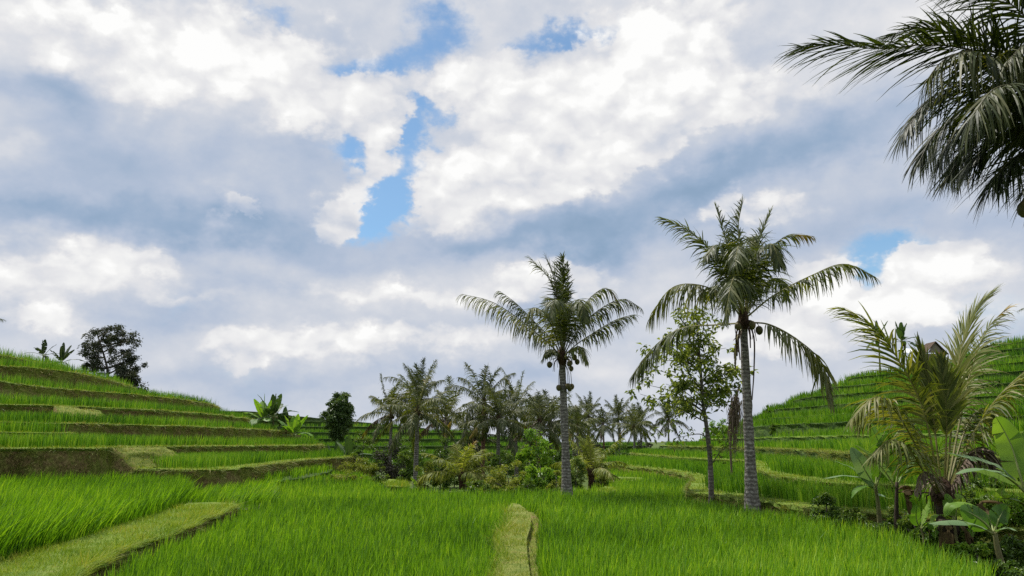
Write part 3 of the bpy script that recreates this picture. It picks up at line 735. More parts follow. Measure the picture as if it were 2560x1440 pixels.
    gap = field([
        (1130, 55, 125, 85, 0, 1.0), (1010, 130, 95, 60, 25, .75), (880, 160, 90, 45, 0, .75), (1060, 255, 60, 120, -15, .8), (1160, 265, 85, 45, 20, .75), (1030, 390, 60, 150, -25, .95), (960, 510, 70, 95, -30, 1.0),
        (890, 395, 90, 55, 0, 1.0), (905, 545, 95, 70, 0, .95), (1440, 82, 150, 45, 8, .95), (2180, 675, 130, 95, 20, 1.3), (670, 22, 55, 32, 0, .55), (640, 122, 30, 36, 0, .45), (1310, 140, 80, 50, 30, .5), (2490, 770, 110, 90, 0, .5), (2330, 600, 130, 40, 0, .3), (1760, 640, 90, 30, 0, .2),
    ], guv, 0.0)
    # cauliflower detail, compared with the same a little way towards the light
    wd = vadd(dv, centred(gn.outputs['Color'], .04, .04))
    def puff(off):
        mp = N(nt, 'ShaderNodeVectorMath', operation='ADD'); mp.inputs[1].default_value = off; L(nt, wd, mp.inputs[0])
        v = N(nt, 'ShaderNodeTexVoronoi', feature='F1', voronoi_dimensions='2D', normalize=True, inp={'Scale': 13, 'Detail': 2, 'Roughness': .55})
        L(nt, mp.outputs[0], v.inputs['Vector']); return math_('SUBTRACT', 1.0, v.outputs['Distance'])
    p0 = puff((0, 0, 0)); p1 = puff((-.008, .03, 0))
    lit = math_('SUBTRACT', p0, p1)
    fb = noise(nt, 7, 7, .6, dv).outputs['Fac']; fbc = math_('SUBTRACT', fb, .5)
    pc = math_('SUBTRACT', p0, .62)
    c1 = math_('MULTIPLY_ADD', pc, .75, cum); c2 = math_('MULTIPLY_ADD', fbc, .55, c1)
    soft = smooth(noise(nt, 3.2, 2, .5, dv).outputs['Fac'], .38, .64, .46, 1.10)
    mask = smooth(c2, .16, soft)
    s1 = math_('MULTIPLY_ADD', mask, .22, shade)
    s2 = math_('MULTIPLY_ADD', math_('MULTIPLY', lit, math_('MULTIPLY_ADD', mask, .6, .22)), .80, s1)
    s3 = math_('MULTIPLY_ADD', fbc, .40, s2)
    s4 = math_('MULTIPLY_ADD', math_('MULTIPLY', pc, mask), .22, s3)
    cr = ramp(nt, [(0, (.22, .34, .49)), (.2, (.32, .43, .59)), (.40, (.46, .535, .67)), (.58, (.60, .64, .72)), (.76, (.77, .775, .80)), (.92, (.90, .90, .895)), (1, (.99, .99, .98))], s4)
    # thin places open to clear sky, but a cumulus standing in front keeps its crisp edge
    g2 = math_('MULTIPLY_ADD', fbc, -1.0, gap)
    gm = smooth(g2, .12, .95, 0, .93)
    gm = math_('MULTIPLY', gm, math_('SUBTRACT', 1.0, smooth(c2, .26, .50)), None, True)
    sky = N(nt, 'ShaderNodeTexSky', sky_type='NISHITA', sun_disc=False, sun_elevation=SUN_EL, sun_rotation=SUN_AZ, air_density=1.0, dust_density=.3, ozone_density=3.0)
    tint = N(nt, 'ShaderNodeMix', data_type='RGBA', blend_type='MULTIPLY', inp={'Factor': 1.0}); L(nt, sky.outputs[0], tint.inputs['A']); tint.inputs['B'].default_value = (.84, 1.0, 1.0, 1)
    b1 = N(nt, 'ShaderNodeBackground', inp={'Strength': .13}); L(nt, tint.outputs['Result'], b1.inputs['Color'])
    b2 = N(nt, 'ShaderNodeBackground', inp={'Strength': 1.0}); L(nt, cr.outputs['Color'], b2.inputs['Color'])
    mx = N(nt, 'ShaderNodeMixShader'); L(nt, gm, mx.inputs[0]); L(nt, b2.outputs[0], mx.inputs[1]); L(nt, b1.outputs[0], mx.inputs[2])
    o = N(nt, 'ShaderNodeOutputWorld'); L(nt, mx.outputs[0], o.inputs['Surface'])
    try:
        w.cycles.sampling_method = 'MANUAL'; w.cycles.sample_map_resolution = 512
    except Exception:
        pass
SUN_EL, SUN_AZ = math.radians(63), math.radians(-42)
build_sky()
sd = bpy.data.lights.new("sun", 'SUN')
sun = bpy.data.objects.new("sun", sd); COL.objects.link(sun)
sd.energy = 5.0; sd.angle = math.radians(.55); sd.color = (1, .955, .88)
sv = Vector((math.cos(SUN_EL) * math.sin(SUN_AZ), math.cos(SUN_EL) * math.cos(SUN_AZ), math.sin(SUN_EL)))
sun.rotation_euler = sv.to_track_quat('Z', 'Y').to_euler()
sun.location = (0, 0, 60)

SC.view_settings.view_transform = 'Standard'
SC.view_settings.look = 'None'
SC.view_settings.exposure = 0
SC.view_settings.gamma = 1
SC.cycles.max_bounces = 6
SC.cycles.diffuse_bounces = 3
SC.cycles.glossy_bounces = 2
SC.cycles.transmission_bounces = 4
SC.cycles.use_denoising = False
SC.cycles.caustics_reflective = False
SC.cycles.caustics_refractive = False
# ------------------------------------------------------------------ plants: generators
def frond(mb, pts, rng, nl=60, Ll=.95, droop=.9, w=.040, bare=.16, seg=4, ang=(72, 26), vf=.25, rr=.028, axis=None, wind=(0, 0, 0), miss=.07, both=(1, 1), tone=.5, prof=(.55, .38), clump=.0, orange=0.0, fine=1.0):
    """one feather leaf: stalk along pts and two rows of drooping leaflets; material 0 leaflets, 1 stalk, 2 yellowed tips"""
    nl = int(nl * 1.4)
    C = catmull(pts, 40)
    T = tangents(C)
    o = (np.asarray(pts[-1], float) - np.asarray(pts[0], float)); o[2] = 0
    if axis is not None: o = np.asarray(axis, float)
    o = o / max(np.linalg.norm(o), .3)
    rad = rr * np.linspace(1, .22, 40) ** 1.1
    tube(mb, C, rad, 4, 1, rng.uniform(.3, .7))
    ts = bare + (1 - bare) * (np.linspace(0, 1, nl) ** .92)
    f = ts * 39; i0 = np.clip(f.astype(int), 0, 38); fr = (f - i0)[:, None]
    c = C[i0] * (1 - fr) + C[i0 + 1] * fr
    t = nrm(T[i0] * (1 - fr) + T[i0 + 1] * fr)
    ref = np.array([-.35 * o[0], -.35 * o[1], 1.0])
    U = nrm(ref - (t @ ref)[:, None] * t)
    S = np.cross(t, U)
    u = (ts - bare) / (1 - bare)
    for sgn in (1, -1):
        k = both[0] if sgn > 0 else both[1]
        if k <= 0: continue
        keep = rng.random(nl) > miss
        n = keep.sum()
        if not n: continue
        uu, cc, tt, UU, SS = u[keep], c[keep], t[keep], U[keep], S[keep]
        if clump:                      # wind-torn leaflets that hang together in bunches
            uj = np.round(uu * nl / 4) * 4 / nl
            uu2 = uu + (uj - uu) * clump
        else: uu2 = uu
        a = np.radians(ang[0] + (ang[1] - ang[0]) * uu2 + rng.normal(0, 8, n))
        v = vf + rng.normal(0, .10, n)
        d = np.cos(a)[:, None] * tt + np.sin(a)[:, None] * (sgn * SS * np.cos(v)[:, None] + UU * np.sin(v)[:, None])
        pr = np.where(uu < prof[1], prof[0] + (1 - prof[0]) * np.sin(uu / prof[1] * np.pi / 2), 1 - .62 * ((uu - prof[1]) / (1 - prof[1])) ** 1.6)
        ln = 1.25 * Ll * k * pr * rng.uniform(.65, 1.12, n)
        dr = droop * rng.uniform(.35, 1.7, n)
        W = nrm(np.cross(d, UU) + rng.normal(0, .25, (n, 3)))
        q = cc.copy(); V = []
        prof_w = {4: [.55, 1, .85, .55, .10], 5: [.55, 1, .95, .8, .5, .08], 3: [.6, 1, .7, .1], 2: [.7, 1, .1]}[seg]
        ww = w * 1.5 * fine * rng.uniform(.75, 1.2, n) * (.6 + .4 * pr)
        for j in range(seg + 1):
            V += [q - W * (ww * prof_w[j] / 2)[:, None], q + W * (ww * prof_w[j] / 2)[:, None]]
            d = nrm(d + (np.array([0, 0, -1.0]) * (dr / seg * (1 + .6 * j / seg))[:, None]) + np.asarray(wind) / seg)
            q = q + d * (ln / seg)[:, None]
        m = 2 * (seg + 1)
        VV = np.stack(V, 1).reshape(-1, 3)
        b = (np.arange(n) * m)[:, None]
        Q = np.concatenate([b + np.array([2 * j, 2 * j + 1, 2 * j + 3, 2 * j + 2]) for j in range(seg)])
        mi = np.zeros(len(Q), int)
        if orange:
            mi = np.tile(np.where(uu > 1 - orange, 2, 0), seg)
        mb.add(VV, Q, None, mi, np.repeat(np.clip(tone - .5 + rng.normal(.45, .22, n), 0, 1), m))

def palm_trunk(mb, base, top, rng, r0=.2, r1=.14, lean=None, sides=10, n=26, flare=1.9, mat=0):
    base, top = np.asarray(base, float), np.asarray(top, float)
    mid = (base + top) / 2 + (np.asarray(lean) if lean is not None else 0)
    C = catmull([base, mid, top], n)
    t = np.linspace(0, 1, n)
    r = r0 + (r1 - r0) * t + (flare - 1) * r0 * np.exp(-t * 9) + rng.uniform(-.012, .012, n) * (r0 / .2)
    tube(mb, C, r, sides, mat, .5, True, rng, .05)

def nut(mb, c, r, rng, mat=0):
    n = 8
    th = np.linspace(0, np.pi, 7); ph = np.linspace(0, 2 * np.pi, n, endpoint=False)
    V = np.array([[r * math.sin(a) * math.cos(b), r * math.sin(a) * math.sin(b), 1.18 * r * math.cos(a) * (1 - .1 * math.cos(a))] for a in th for b in ph]) + c
    q = [(i * n + j, (i + 1) * n + j, (i + 1) * n + (j + 1) % n, i * n + (j + 1) % n) for i in range(6) for j in range(n)]
    mb.add(V, q, None, mat, rng.random())

def hero_palm(name, label, base, crown, Y, fronds, nuts, seed, r=(.2, .14), mats=('frond', 'rachis'), heart=.28, trunk_mat='palm_bark', lean=None, stalks=(), group='coconut palms', nutr=.125):
    rng = np.random.default_rng(seed)
    base, crown = np.asarray(base, float), np.asarray(crown, float)
    root = thing(name, label, 'palm tree', base, group)
    def fin(mb, nm, mm, sm=False):
        o = mb.build(nm, mm, root, sm, origin=base)
        return o
    mb = MB(); palm_trunk(mb, base + [0, 0, -.3], crown, rng, r[0], r[1], lean); fin(mb, 'trunk', M[trunk_mat], True)
    mb = MB()                                   # fibrous heart where the stalks leave the trunk
    C = np.linspace(crown - [0, 0, heart * 1.2], crown + [0, 0, heart * 1.8], 7)
    tube(mb, C, r[1] * np.array([1.0, 1.3, 1.5, 1.45, 1.2, .8, .3]), 9, 0, .5, True, rng, .15)
    for k in range(10):
        a = rng.uniform(0, 6.28); d = np.array([math.cos(a), math.sin(a), 0])
        s = crown + d * r[1]; e = s + d * rng.uniform(.1, .35) + [0, 0, rng.uniform(-.7, -.1)]
        tube(mb, catmull([s, (s + e) / 2 + d * .08 + [0, 0, .1], e], 6), np.linspace(.02, .008, 6), 4, 0)
    fin(mb, 'crown_heart', M['fibre'])
    for f in fronds:
        pts = [np.asarray(q, float) if len(q) == 3 and abs(q[1]) < 200 and isinstance(q, np.ndarray) else P(q[0], q[1], Y + q[2]) for q in f['p']]
        kw = {k: v for k, v in f.items() if k not in ('p', 'm', 'label')}
        mb = MB(); frond(mb, pts, rng, **kw)
        m = f.get('m', mats[0])
        o = fin(mb, 'frond', [M[m], M[mats[1]], M['frond_orange']])
        if f.get('label'): o['label'] = f['label']
    for (px, py, dy) in nuts:
        mb = MB(); c = P(px, py, Y + dy); nut(mb, c, nutr * rng.uniform(.85, 1.1), rng)
        # its stalk back to the crown
        tube(mb, catmull([c + [0, 0, nutr], (c + crown) / 2 + (c - crown) * [.35, .35, 0] + [0, 0, .05], crown], 7), .012, 4, 0)
        fin(mb, 'coconut', M['coconut'], True)
    for st in stalks:
        mb = MB()
        pts = [P(q[0], q[1], Y + q[2]) for q in st]
        tube(mb, catmull(pts, 14), np.linspace(.03, .018, 14), 5, 0); fin(mb, 'dry_flower_stalk', M['fibre'])
    return root

def random_fronds(rng, n, Lf, crown, e_hi=86, e_lo=-28, wind=(0, 0), twist=0):
    """arching leaves set in a spiral round the crown, upright young ones to hanging old ones"""
    out = []
    for i in range(n):
        t = i / max(1, n - 1)
        a = i * 2.39996 + twist + rng.normal(0, .15)
        e = math.radians(e_hi + (e_lo - e_hi) * t ** .85 + rng.normal(0, 6))
        l = Lf * rng.uniform(.82, 1.08) * (.72 + .28 * min(1, t * 3))
        d = np.array([math.cos(a) * math.cos(e), math.sin(a) * math.cos(e), math.sin(e)])
        pts = [crown + d * .05]
        q = pts[0]; m = 6
        for j in range(m):
            q = q + d * l / m; pts.append(q)
            d = nrm(d + np.array([wind[0], wind[1], -.07 - .20 * (j / m) - .10 * t]) * (.9 if e > -.2 else .6))
        out.append(dict(p=pts, t=t))
    return out

def wild_palm(name, label, H, Lf, seed, n=17, nl=44, mats=('frond', 'rachis_dark'), r=(.17, .11), lean=(0, 0), wind=(.05, 0), Ll=.66, w=.040, trunk_mat='palm_bark', group='coconut palms', nuts=5, e_lo=-30, seg=3, droop=1.2, e_hi=86, cat='palm tree', dead=2):
    """a palm built at the origin, to be placed and copied"""
    rng = np.random.default_rng(seed)
    root = thing(name, label, cat, (0, 0, 0), group)
    crown = np.array([lean[0], lean[1], H])
    mb = MB(); palm_trunk(mb, (0, 0, -.4), crown, rng, r[0], r[1], (lean[0] * .1, lean[1] * .1, 0), 8, 16); mb.build('trunk', M[trunk_mat], root, True)
    mb = MB(); tube(mb, np.linspace(crown - [0, 0, .3], crown + [0, 0, .45], 6), r[1] * np.array([1, 1.4, 1.5, 1.3, .9, .3]), 8, 0, .5, True, rng, .15); mb.build('crown_heart', M['fibre'], root)
    for f in random_fronds(rng, n, Lf, crown, e_hi, e_lo, wind, seed):
        old = f['t'] > .88
        mb = MB()
        frond(mb, f['p'], rng, nl=nl, Ll=Ll * rng.uniform(.85, 1.15), droop=droop * (1 + .7 * f['t']) * rng.uniform(.7, 1.3), w=w, seg=seg, bare=.14, vf=.3 - .3 * f['t'], rr=.03, miss=.05, tone=.55 - .1 * f['t'] + rng.normal(0, .12), clump=rng.choice([0, .7]), orange=(.3 if rng.random() < .12 else 0))
        dd = old and rng.random() < .4 and dead
        mb.build('frond', [M['frond_dead' if dd else mats[0]], M[mats[1]], M['frond_orange']], root)
    for k in range(nuts):
        a = rng.uniform(0, 6.28); c = crown + [math.cos(a) * .3, math.sin(a) * .3, rng.uniform(-.35, -.05)]
        mb = MB(); nut(mb, c, .12, rng); tube(mb, [c + [0, 0, .1], crown], .012, 4); mb.build('coconut', M['coconut'], root, True)
    return root

def leaf_cards(mb, pos, rng, size, out=None, flat=.5, wide=.42, mat=0, tone=0.0, droop=0.0):
    """little folded leaves scattered over given points"""
    n = len(pos)
    nor = rng.normal(0, 1, (n, 3)); nor[:, 2] = np.abs(nor[:, 2]) + flat * 1.2
    if out is not None: nor = nor + out * .6
    nor = nrm(nor)
    a = rng.normal(0, 1, (n, 3)); a[:, 2] -= droop * 1.5
    a = nrm(a - (np.sum(a * nor, 1))[:, None] * nor); b = np.cross(nor, a)
    l = size * rng.uniform(.6, 1.3, n); wd = l * wide * rng.uniform(.8, 1.2, n)
    fold = nor * (l * .10)[:, None]
    v0 = pos; v2 = pos + a * l[:, None] - nor * (l * (.12 + .3 * droop))[:, None]
    m_ = pos + a * (l * .45)[:, None]
    V = np.stack([v0, m_ + b * (wd / 2)[:, None] + fold, v2, m_ - b * (wd / 2)[:, None] + fold], 1).reshape(-1, 3)
    k = (np.arange(n) * 4)[:, None]
    T = np.concatenate([k + np.array([0, 1, 2]), k + np.array([0, 2, 3])])
    mb.add(V, None, T, mat, np.repeat(np.clip(rng.normal(.45 + tone, .22, n), 0, 1), 4))

def clump_points(rng, c, r, n, shell=.55):
    d = nrm(rng.normal(0, 1, (n, 3)))
    rad = (shell + (1 - shell) * rng.random(n)) ** 1.0
    return c + d * rad[:, None] * r, d

def plant(name, label, cat, base, lobes, seed, mat, leaf=.14, per=120, nclump=26, cr=.32, trunk=None, limbs=8, group=None, stem_r=.05, bark='bark', flat=.5, wide=.42, gap=.0, droop=.1, part='crown', tpart='trunk'):
    """bush or tree: lobes = [(dx,dy,dz,rx,ry,rz)] relative to base; leaves gathered in clumps through them"""
    rng = np.random.default_rng(seed)
    base = np.asarray(base, float)
    root = thing(name, label, cat, base, group)
    mb = MB(); wood = MB()
    vol = np.array([l[3] * l[4] * l[5] for l in lobes]) ** .67; vol = vol / vol.sum()
    tips = []
    for l, s in zip(lobes, vol):
        c = np.array(l[:3]); R = np.array(l[3:])
        k = max(3, int(nclump * s + .5))
        p, d = clump_points(rng, c, R, k, .45)
        p = p[p[:, 2] > .05] if len(p[p[:, 2] > .05]) else p
        for q in p:
            if rng.random() < gap: continue
            rr = cr * R.mean() * rng.uniform(.6, 1.35)
            pts, o = clump_points(rng, q, np.array([rr, rr, rr * .75]), max(6, int(per * rng.uniform(.6, 1.4))), .25)
            leaf_cards(mb, pts, rng, leaf, o, flat, wide, 0, rng.normal(0, .10), droop)
            tips.append(q)
    top = max(l[2] + l[5] * .5 for l in lobes)
    if trunk is None: trunk = [(0, 0, -.2), (rng.normal(0, .05), rng.normal(0, .05), top * .45), (lobes[0][0], lobes[0][1], top * .95)]
    C = catmull(trunk, 16)
    tube(wood, C, np.linspace(stem_r, stem_r * .25, 16), 7, 0, .5, True, rng, .08)
    rng.shuffle(tips)
    for q in tips[:limbs]:
        j = np.argmin(np.abs(C[:, 2] - (q[2] - .45 * np.hypot(q[0] - C[:, 0], q[1] - C[:, 1]).min() - .1)))
        s = C[j]
        tube(wood, catmull([s, (s + q) / 2 + rng.normal(0, .06, 3), q], 7), np.linspace(stem_r * .45, stem_r * .12, 7), 5, 0)
    wood.build(tpart, M[bark], root, True)
    mb.build(part, M[mat], root)
    return root

def banana_leaf(mb, pts, rng, width=.28, n=26, fold=.25, edge=.15, tears=.25, tone=0.0, up=None, stalk=.14, ragged=0.0):
    C = catmull(pts, n); T = tangents(C)
    o = np.asarray(pts[-1], float) - np.asarray(pts[0], float); o[2] = 0
    o = o / max(np.linalg.norm(o), .3)
    ref = np.array([-.4 * o[0], -.4 * o[1], 1.0]) if up is None else np.asarray(up, float)
    U = nrm(ref - (T @ ref)[:, None] * T); S = np.cross(T, U)
    t = np.linspace(0, 1, n); u = np.clip((t - stalk) / (1 - stalk), 0, 1)
    wd = width * np.clip(np.sin(np.pi * np.clip(u, 0, 1) ** .8), 0, 1) ** .55
    tube(mb, C - U * .008, np.linspace(.028, .006, n) * (width / .28) ** .5, 5, 1, .5)
    for sgn in (1, -1):
        i0 = np.argmax(u > 0)
        while i0 < n - 1:
            ln = rng.integers(2, 6) if rng.random() < tears else rng.integers(6, 14)
            i1 = min(n - 1, i0 + ln)
            ii = np.arange(i0, i1 + 1); m = len(ii)
            dz = rng.normal(0, .10 + .5 * ragged); f = fold + rng.normal(0, .08) - abs(dz) * ragged * 2
            sh = rng.normal(0, .28) * tears
            wv = .05 * np.sin(t[ii] * 26 + rng.uniform(0, 6))
            wf = wd[ii].copy()
            if ragged: wf *= rng.uniform(.55, 1.05)
            cols = []
            for x in (0, .5, 1.0):
                side = wf * x
                cols.append(C[ii] + sgn * S[ii] * side[:, None] + U[ii] * (side * f - edge * wf * x * x * 2 + wv * wf * x + dz * wf * x)[:, None] + T[ii] * (wf * x * (.18 + sh))[:, None])
            V = np.stack(cols, 1).reshape(-1, 3)
            q = []
            for a in range(m - 1):
                for c in range(2):
                    k = a * 3 + c
                    q.append((k, k + 1, k + 4, k + 3) if sgn > 0 else (k, k + 3, k + 4, k + 1))
            mb.add(V, q, None, 0, np.clip(.5 + tone + rng.normal(0, .12), 0, 1))
            i0 = i1
    return

def banana(name, label, base, top, leaves, seed, r=.09, mat='banana', stem='pseudostem', group='banana plants', sides=9):
    rng = np.random.default_rng(seed)
    base = np.asarray(base, float); top = np.asarray(top, float)
    root = thing(name, label, 'banana plant', base, group)
    mb = MB(); C = catmull([base - [0, 0, .25], (base + top) / 2 + rng.normal(0, .03, 3), top], 12)
    tube(mb, C, np.linspace(r * 1.25, r * .6, 12) * (1 + rng.uniform(-.06, .06, 12)), sides, 0, .5, True, rng, .05)
    mb.build('stem', M[stem], root, True, origin=base)
    for lf in leaves:
        kw = {k: v for k, v in lf.items() if k not in ('p', 'm', 'label')}
        kw['tears'] = max(.45, kw.get('tears', .3))
        mb = MB(); banana_leaf(mb, lf['p'], rng, **kw)
        o = mb.build('leaf', [M[lf.get('m', mat)], M['midrib'] if lf.get('m') != 'banana_dry' else M['banana_dry']], root, True, origin=base)
        if lf.get('label'): o['label'] = lf['label']
    return root

def wild_banana(label, base, H, seed, n=7, Ll=1.5, width=.26, mat='banana_dark', group='banana plants', tears=.5, dry=1, e_lo=10):
    rng = np.random.default_rng(seed)
    base = np.asarray(base, float)
    top = base + [rng.normal(0, .1), rng.normal(0, .1), H]
    lv = []
    for i in range(n):
        t = i / (n - 1)
        a = i * 2.4 + rng.normal(0, .3) + seed; e = math.radians(84 + (e_lo - 84) * t + rng.normal(0, 6))
        l = Ll * rng.uniform(.8, 1.1)
        d = np.array([math.cos(a) * math.cos(e), math.sin(a) * math.cos(e), math.sin(e)]); q = top - [0, 0, .1]
        pts = [q]
        for j in range(4):
            q = q + d * l / 4; pts.append(q); d = nrm(d + np.array([0, 0, -.10 - .22 * t]))
        lv.append(dict(p=pts, width=width * rng.uniform(.8, 1.1), tears=tears, n=20, tone=rng.normal(0, .15)))
    for k in range(dry):
        a = rng.uniform(0, 6.28); d = np.array([math.cos(a), math.sin(a), 0])
        lv.append(dict(p=[top - [0, 0, .1], top + d * .4 - [0, 0, .1], top + d * .55 - [0, 0, .7], top + d * .5 - [0, 0, 1.2]], width=.14, tears=.9, ragged=.4, n=18, m='banana_dry'))
    return banana('banana_plant', label, base, top, lv, seed, r=.085, mat=mat, group=group)
# ------------------------------------------------------------------ the tall palm on the right
def fr(p, **k):
    k['p'] = p; return k
YR = 25.0
hero_palm('coconut_palm', 'tallest coconut palm, its ringed grey trunk rising from the front field edge', P(1881, 1275, YR), P(1858, 800, YR), YR, [
    fr([(1856, 795, 0), (1796, 655, -.2), (1722, 578, -.3), (1660, 548, -.2)], Ll=.85, droop=.75, nl=62, clump=.6, vf=.1, tone=.55),
    fr([(1852, 792, 0), (1812, 742, -.3), (1745, 712, -.6), (1676, 722, -.7), (1622, 800, -.6)], Ll=1.0, droop=2.0, nl=60, vf=.0, tone=.75),
    fr([(1850, 808, 0), (1790, 812, .3), (1700, 822, .6), (1632, 870, .8), (1580, 940, .8)], Ll=.95, droop=1.9, nl=56, vf=0, tone=.4, bare=.35),
    fr([(1868, 792, 0), (1935, 738, .1), (2030, 688, .2), (2110, 660, .2), (2188, 692, .2)], Ll=.85, droop=1.8, nl=60, vf=0, tone=.62, bare=.2, clump=.5),
    fr([(1872, 806, 0), (1925, 812, -.4), (1992, 848, -.9), (2052, 905, -1.1), (2078, 1000, -1.1)], Ll=1.0, droop=2.0, nl=60, vf=-.1, tone=.85, bare=.15, clump=.6),
    fr([(1860, 790, 0), (1836, 680, .5), (1812, 590, .7), (1790, 520, .7)], Ll=.75, droop=.6, nl=56, vf=.5, tone=.5),
    fr([(1860, 790, 0), (1850, 650, -.1), (1846, 565, -.2), (1856, 508, -.1)], Ll=.72, droop=.5, nl=58, vf=.6, tone=.42),
    fr([(1862, 790, 0), (1882, 665, .3), (1902, 590, .4), (1926, 532, .3)], Ll=.75, droop=.6, nl=56, vf=.5, tone=.45),
    fr([(1864, 790, 0), (1900, 690, .2), (1932, 618, .3), (1975, 588, .2), (2030, 590, .1)], Ll=.7, droop=1.3, nl=58, vf=.2, orange=.2, tone=.5),
    fr([(1860, 792, 0), (1856, 700, -.8), (1852, 640, -1.4), (1846, 615, -2.0), (1838, 660, -2.6)], Ll=.95, droop=1.6, nl=60, vf=.2, tone=.35),
    fr([(1862, 792, 0), (1885, 690, -.6), (1905, 630, -1.2), (1930, 610, -1.8), (1950, 660, -2.2)], Ll=.95, droop=1.5, nl=58, vf=.1, tone=.35),
    fr([(1858, 792, 0), (1830, 690, -.5), (1808, 630, -.9), (1790, 612, -1.4), (1768, 640, -1.8)], Ll=.9, droop=1.5, nl=58, vf=.1, tone=.3),
    fr([(1862, 792, 0), (1870, 690, .9), (1878, 620, 1.6), (1884, 590, 2.2), (1890, 620, 2.8)], Ll=.9, droop=1.2, nl=56, vf=.2, tone=.3),
    fr([(1858, 792, 0), (1840, 700, 1.0), (1822, 640, 1.8), (1806, 640, 2.6)], Ll=.9, droop=1.2, nl=56, vf=.2, tone=.3),
    fr([(1862, 795, 0), (1895, 740, .8), (1925, 700, 1.6), (1950, 700, 2.4), (1966, 740, 2.9)], Ll=.85, droop=1.6, nl=54, vf=.1, tone=.3),
    fr([(1858, 795, 0), (1825, 745, 1.0), (1790, 715, 1.9), (1760, 735, 2.8)], Ll=.85, droop=1.6, nl=54, vf=.1, tone=.3),
    fr([(1858, 795, 0), (1846, 720, -.9), (1838, 690, -1.8), (1826, 720, -2.6), (1815, 790, -3.0)], Ll=.9, droop=1.8, nl=56, vf=.0, tone=.45),
    fr([(1860, 810, 0), (1842, 850, -.25), (1838, 900, -.3), (1838, 920, -.3)], Ll=.16, droop=1.5, nl=20, m='frond_dead', rr=.03),
], [(1898, 825, -.1), (1880, 812, -.28), (1845, 815, -.25)], 101, r=(.165, .12),
    stalks=[[(1864, 800, -.1), (1884, 840, -.15), (1885, 920, -.2), (1880, 1000, -.2)], [(1850, 805, -.2), (1840, 840, -.3), (1843, 890, -.3)], [(1865, 805, -.2), (1874, 835, -.3), (1876, 870, -.3)], [(1852, 805, -.2), (1846, 850, -.35), (1850, 900, -.35)]])

# ------------------------------------------------------------------ the middle palm
YM = 33.0
hero_palm('coconut_palm', 'middle coconut palm bearing coconuts, standing alone at the far edge of the front field', P(1418, 1232, YM), P(1405, 893, YM), YM, [
    fr([(1402, 890, 0), (1375, 862, 0), (1297, 797, .1), (1228, 754, .2), (1155, 735, .2)], Ll=1.05, droop=2.0, nl=62, vf=-.1, tone=.8, miss=.12, w=.034),
    fr([(1402, 888, 0), (1380, 850, .6), (1338, 806, 1.0), (1290, 758, 1.2), (1250, 728, 1.2)], Ll=1.0, droop=1.9, nl=58, vf=-.1, tone=.3, clump=.7),
    fr([(1404, 886, 0), (1392, 770, .2), (1374, 700, .3), (1328, 648, .2)], Ll=.95, droop=.8, nl=60, vf=.3, tone=.55),
    fr([(1405, 886, 0), (1396, 770, -.2), (1386, 700, -.3), (1364, 643, -.2)], Ll=.85, droop=.7, nl=60, vf=.4, tone=.45),
    fr([(1406, 886, 0), (1408, 770, .1), (1406, 695, .1), (1407, 645, .1)], Ll=.8, droop=.6, nl=58, vf=.6, tone=.35),
    fr([(1406, 886, 0), (1414, 780, .4), (1419, 710, .5), (1418, 662, .5)], Ll=.5, droop=1.2, nl=40, vf=.6, tone=.05, clump=.9),
    fr([(1408, 888, 0), (1440, 800, 0), (1478, 742, -.1), (1520, 722, -.1), (1556, 770, -.2)], Ll=.95, droop=1.7, nl=60, vf=.1, tone=.4, orange=.25),
    fr([(1410, 888, 0), (1452, 815, -.3), (1512, 765, -.5), (1560, 748, -.6), (1600, 768, -.7)], Ll=.9, droop=1.8, nl=58, vf=.0, tone=.4, clump=.7),
    fr([(1410, 890, 0), (1440, 862, .1), (1490, 828, .2), (1538, 800, .2), (1580, 787, .2)], Ll=.95, droop=1.4, nl=56, vf=-.1, tone=.5, both=(1, .85), bare=.3),
    fr([(1404, 888, 0), (1382, 820, -1.0), (1358, 780, -1.6), (1330, 770, -2.0), (1312, 800, -2.2)], Ll=.85, droop=1.7, nl=50, vf=0, tone=.75),
    fr([(1405, 888, 0), (1400, 800, -1.0), (1394, 760, -1.8), (1386, 750, -2.6), (1378, 790, -3.1)], Ll=.95, droop=1.7, nl=56, vf=.1, tone=.4),
    fr([(1407, 888, 0), (1420, 800, -.8), (1436, 760, -1.5), (1455, 760, -2.2), (1465, 800, -2.6)], Ll=.95, droop=1.7, nl=56, vf=.1, tone=.4),
    fr([(1405, 888, 0), (1395, 800, 1.0), (1385, 750, 1.8), (1370, 745, 2.6)], Ll=.95, droop=1.3, nl=54, vf=.2, tone=.35),
    fr([(1407, 888, 0), (1425, 800, 1.0), (1440, 755, 1.8), (1450, 752, 2.6), (1462, 790, 3.2)], Ll=.95, droop=1.4, nl=54, vf=.2, tone=.3),
    fr([(1410, 890, 0), (1432, 872, -.6), (1452, 868, -1.0), (1468, 905, -1.3)], Ll=.6, droop=1.8, nl=36, vf=0, m='frond_young', tone=.6),
    fr([(1402, 892, 0), (1385, 876, -.4), (1368, 876, -.8), (1355, 900, -1.0)], Ll=.45, droop=1.6, nl=30, vf=0, tone=.4),
], [(1371, 885, -.3), (1374, 911, -.35), (1366, 889, -.1), (1385, 880, -.4), (1428, 921, -.3), (1443, 904, -.2), (1436, 893, -.4), (1424, 908, -.45), (1397, 969, -.2), (1424, 971, -.22), (1429, 966, -.1), (1420, 965, -.35)], 102, r=(.165, .135), mats=('frond', 'rachis_dark'), nutr=.115)

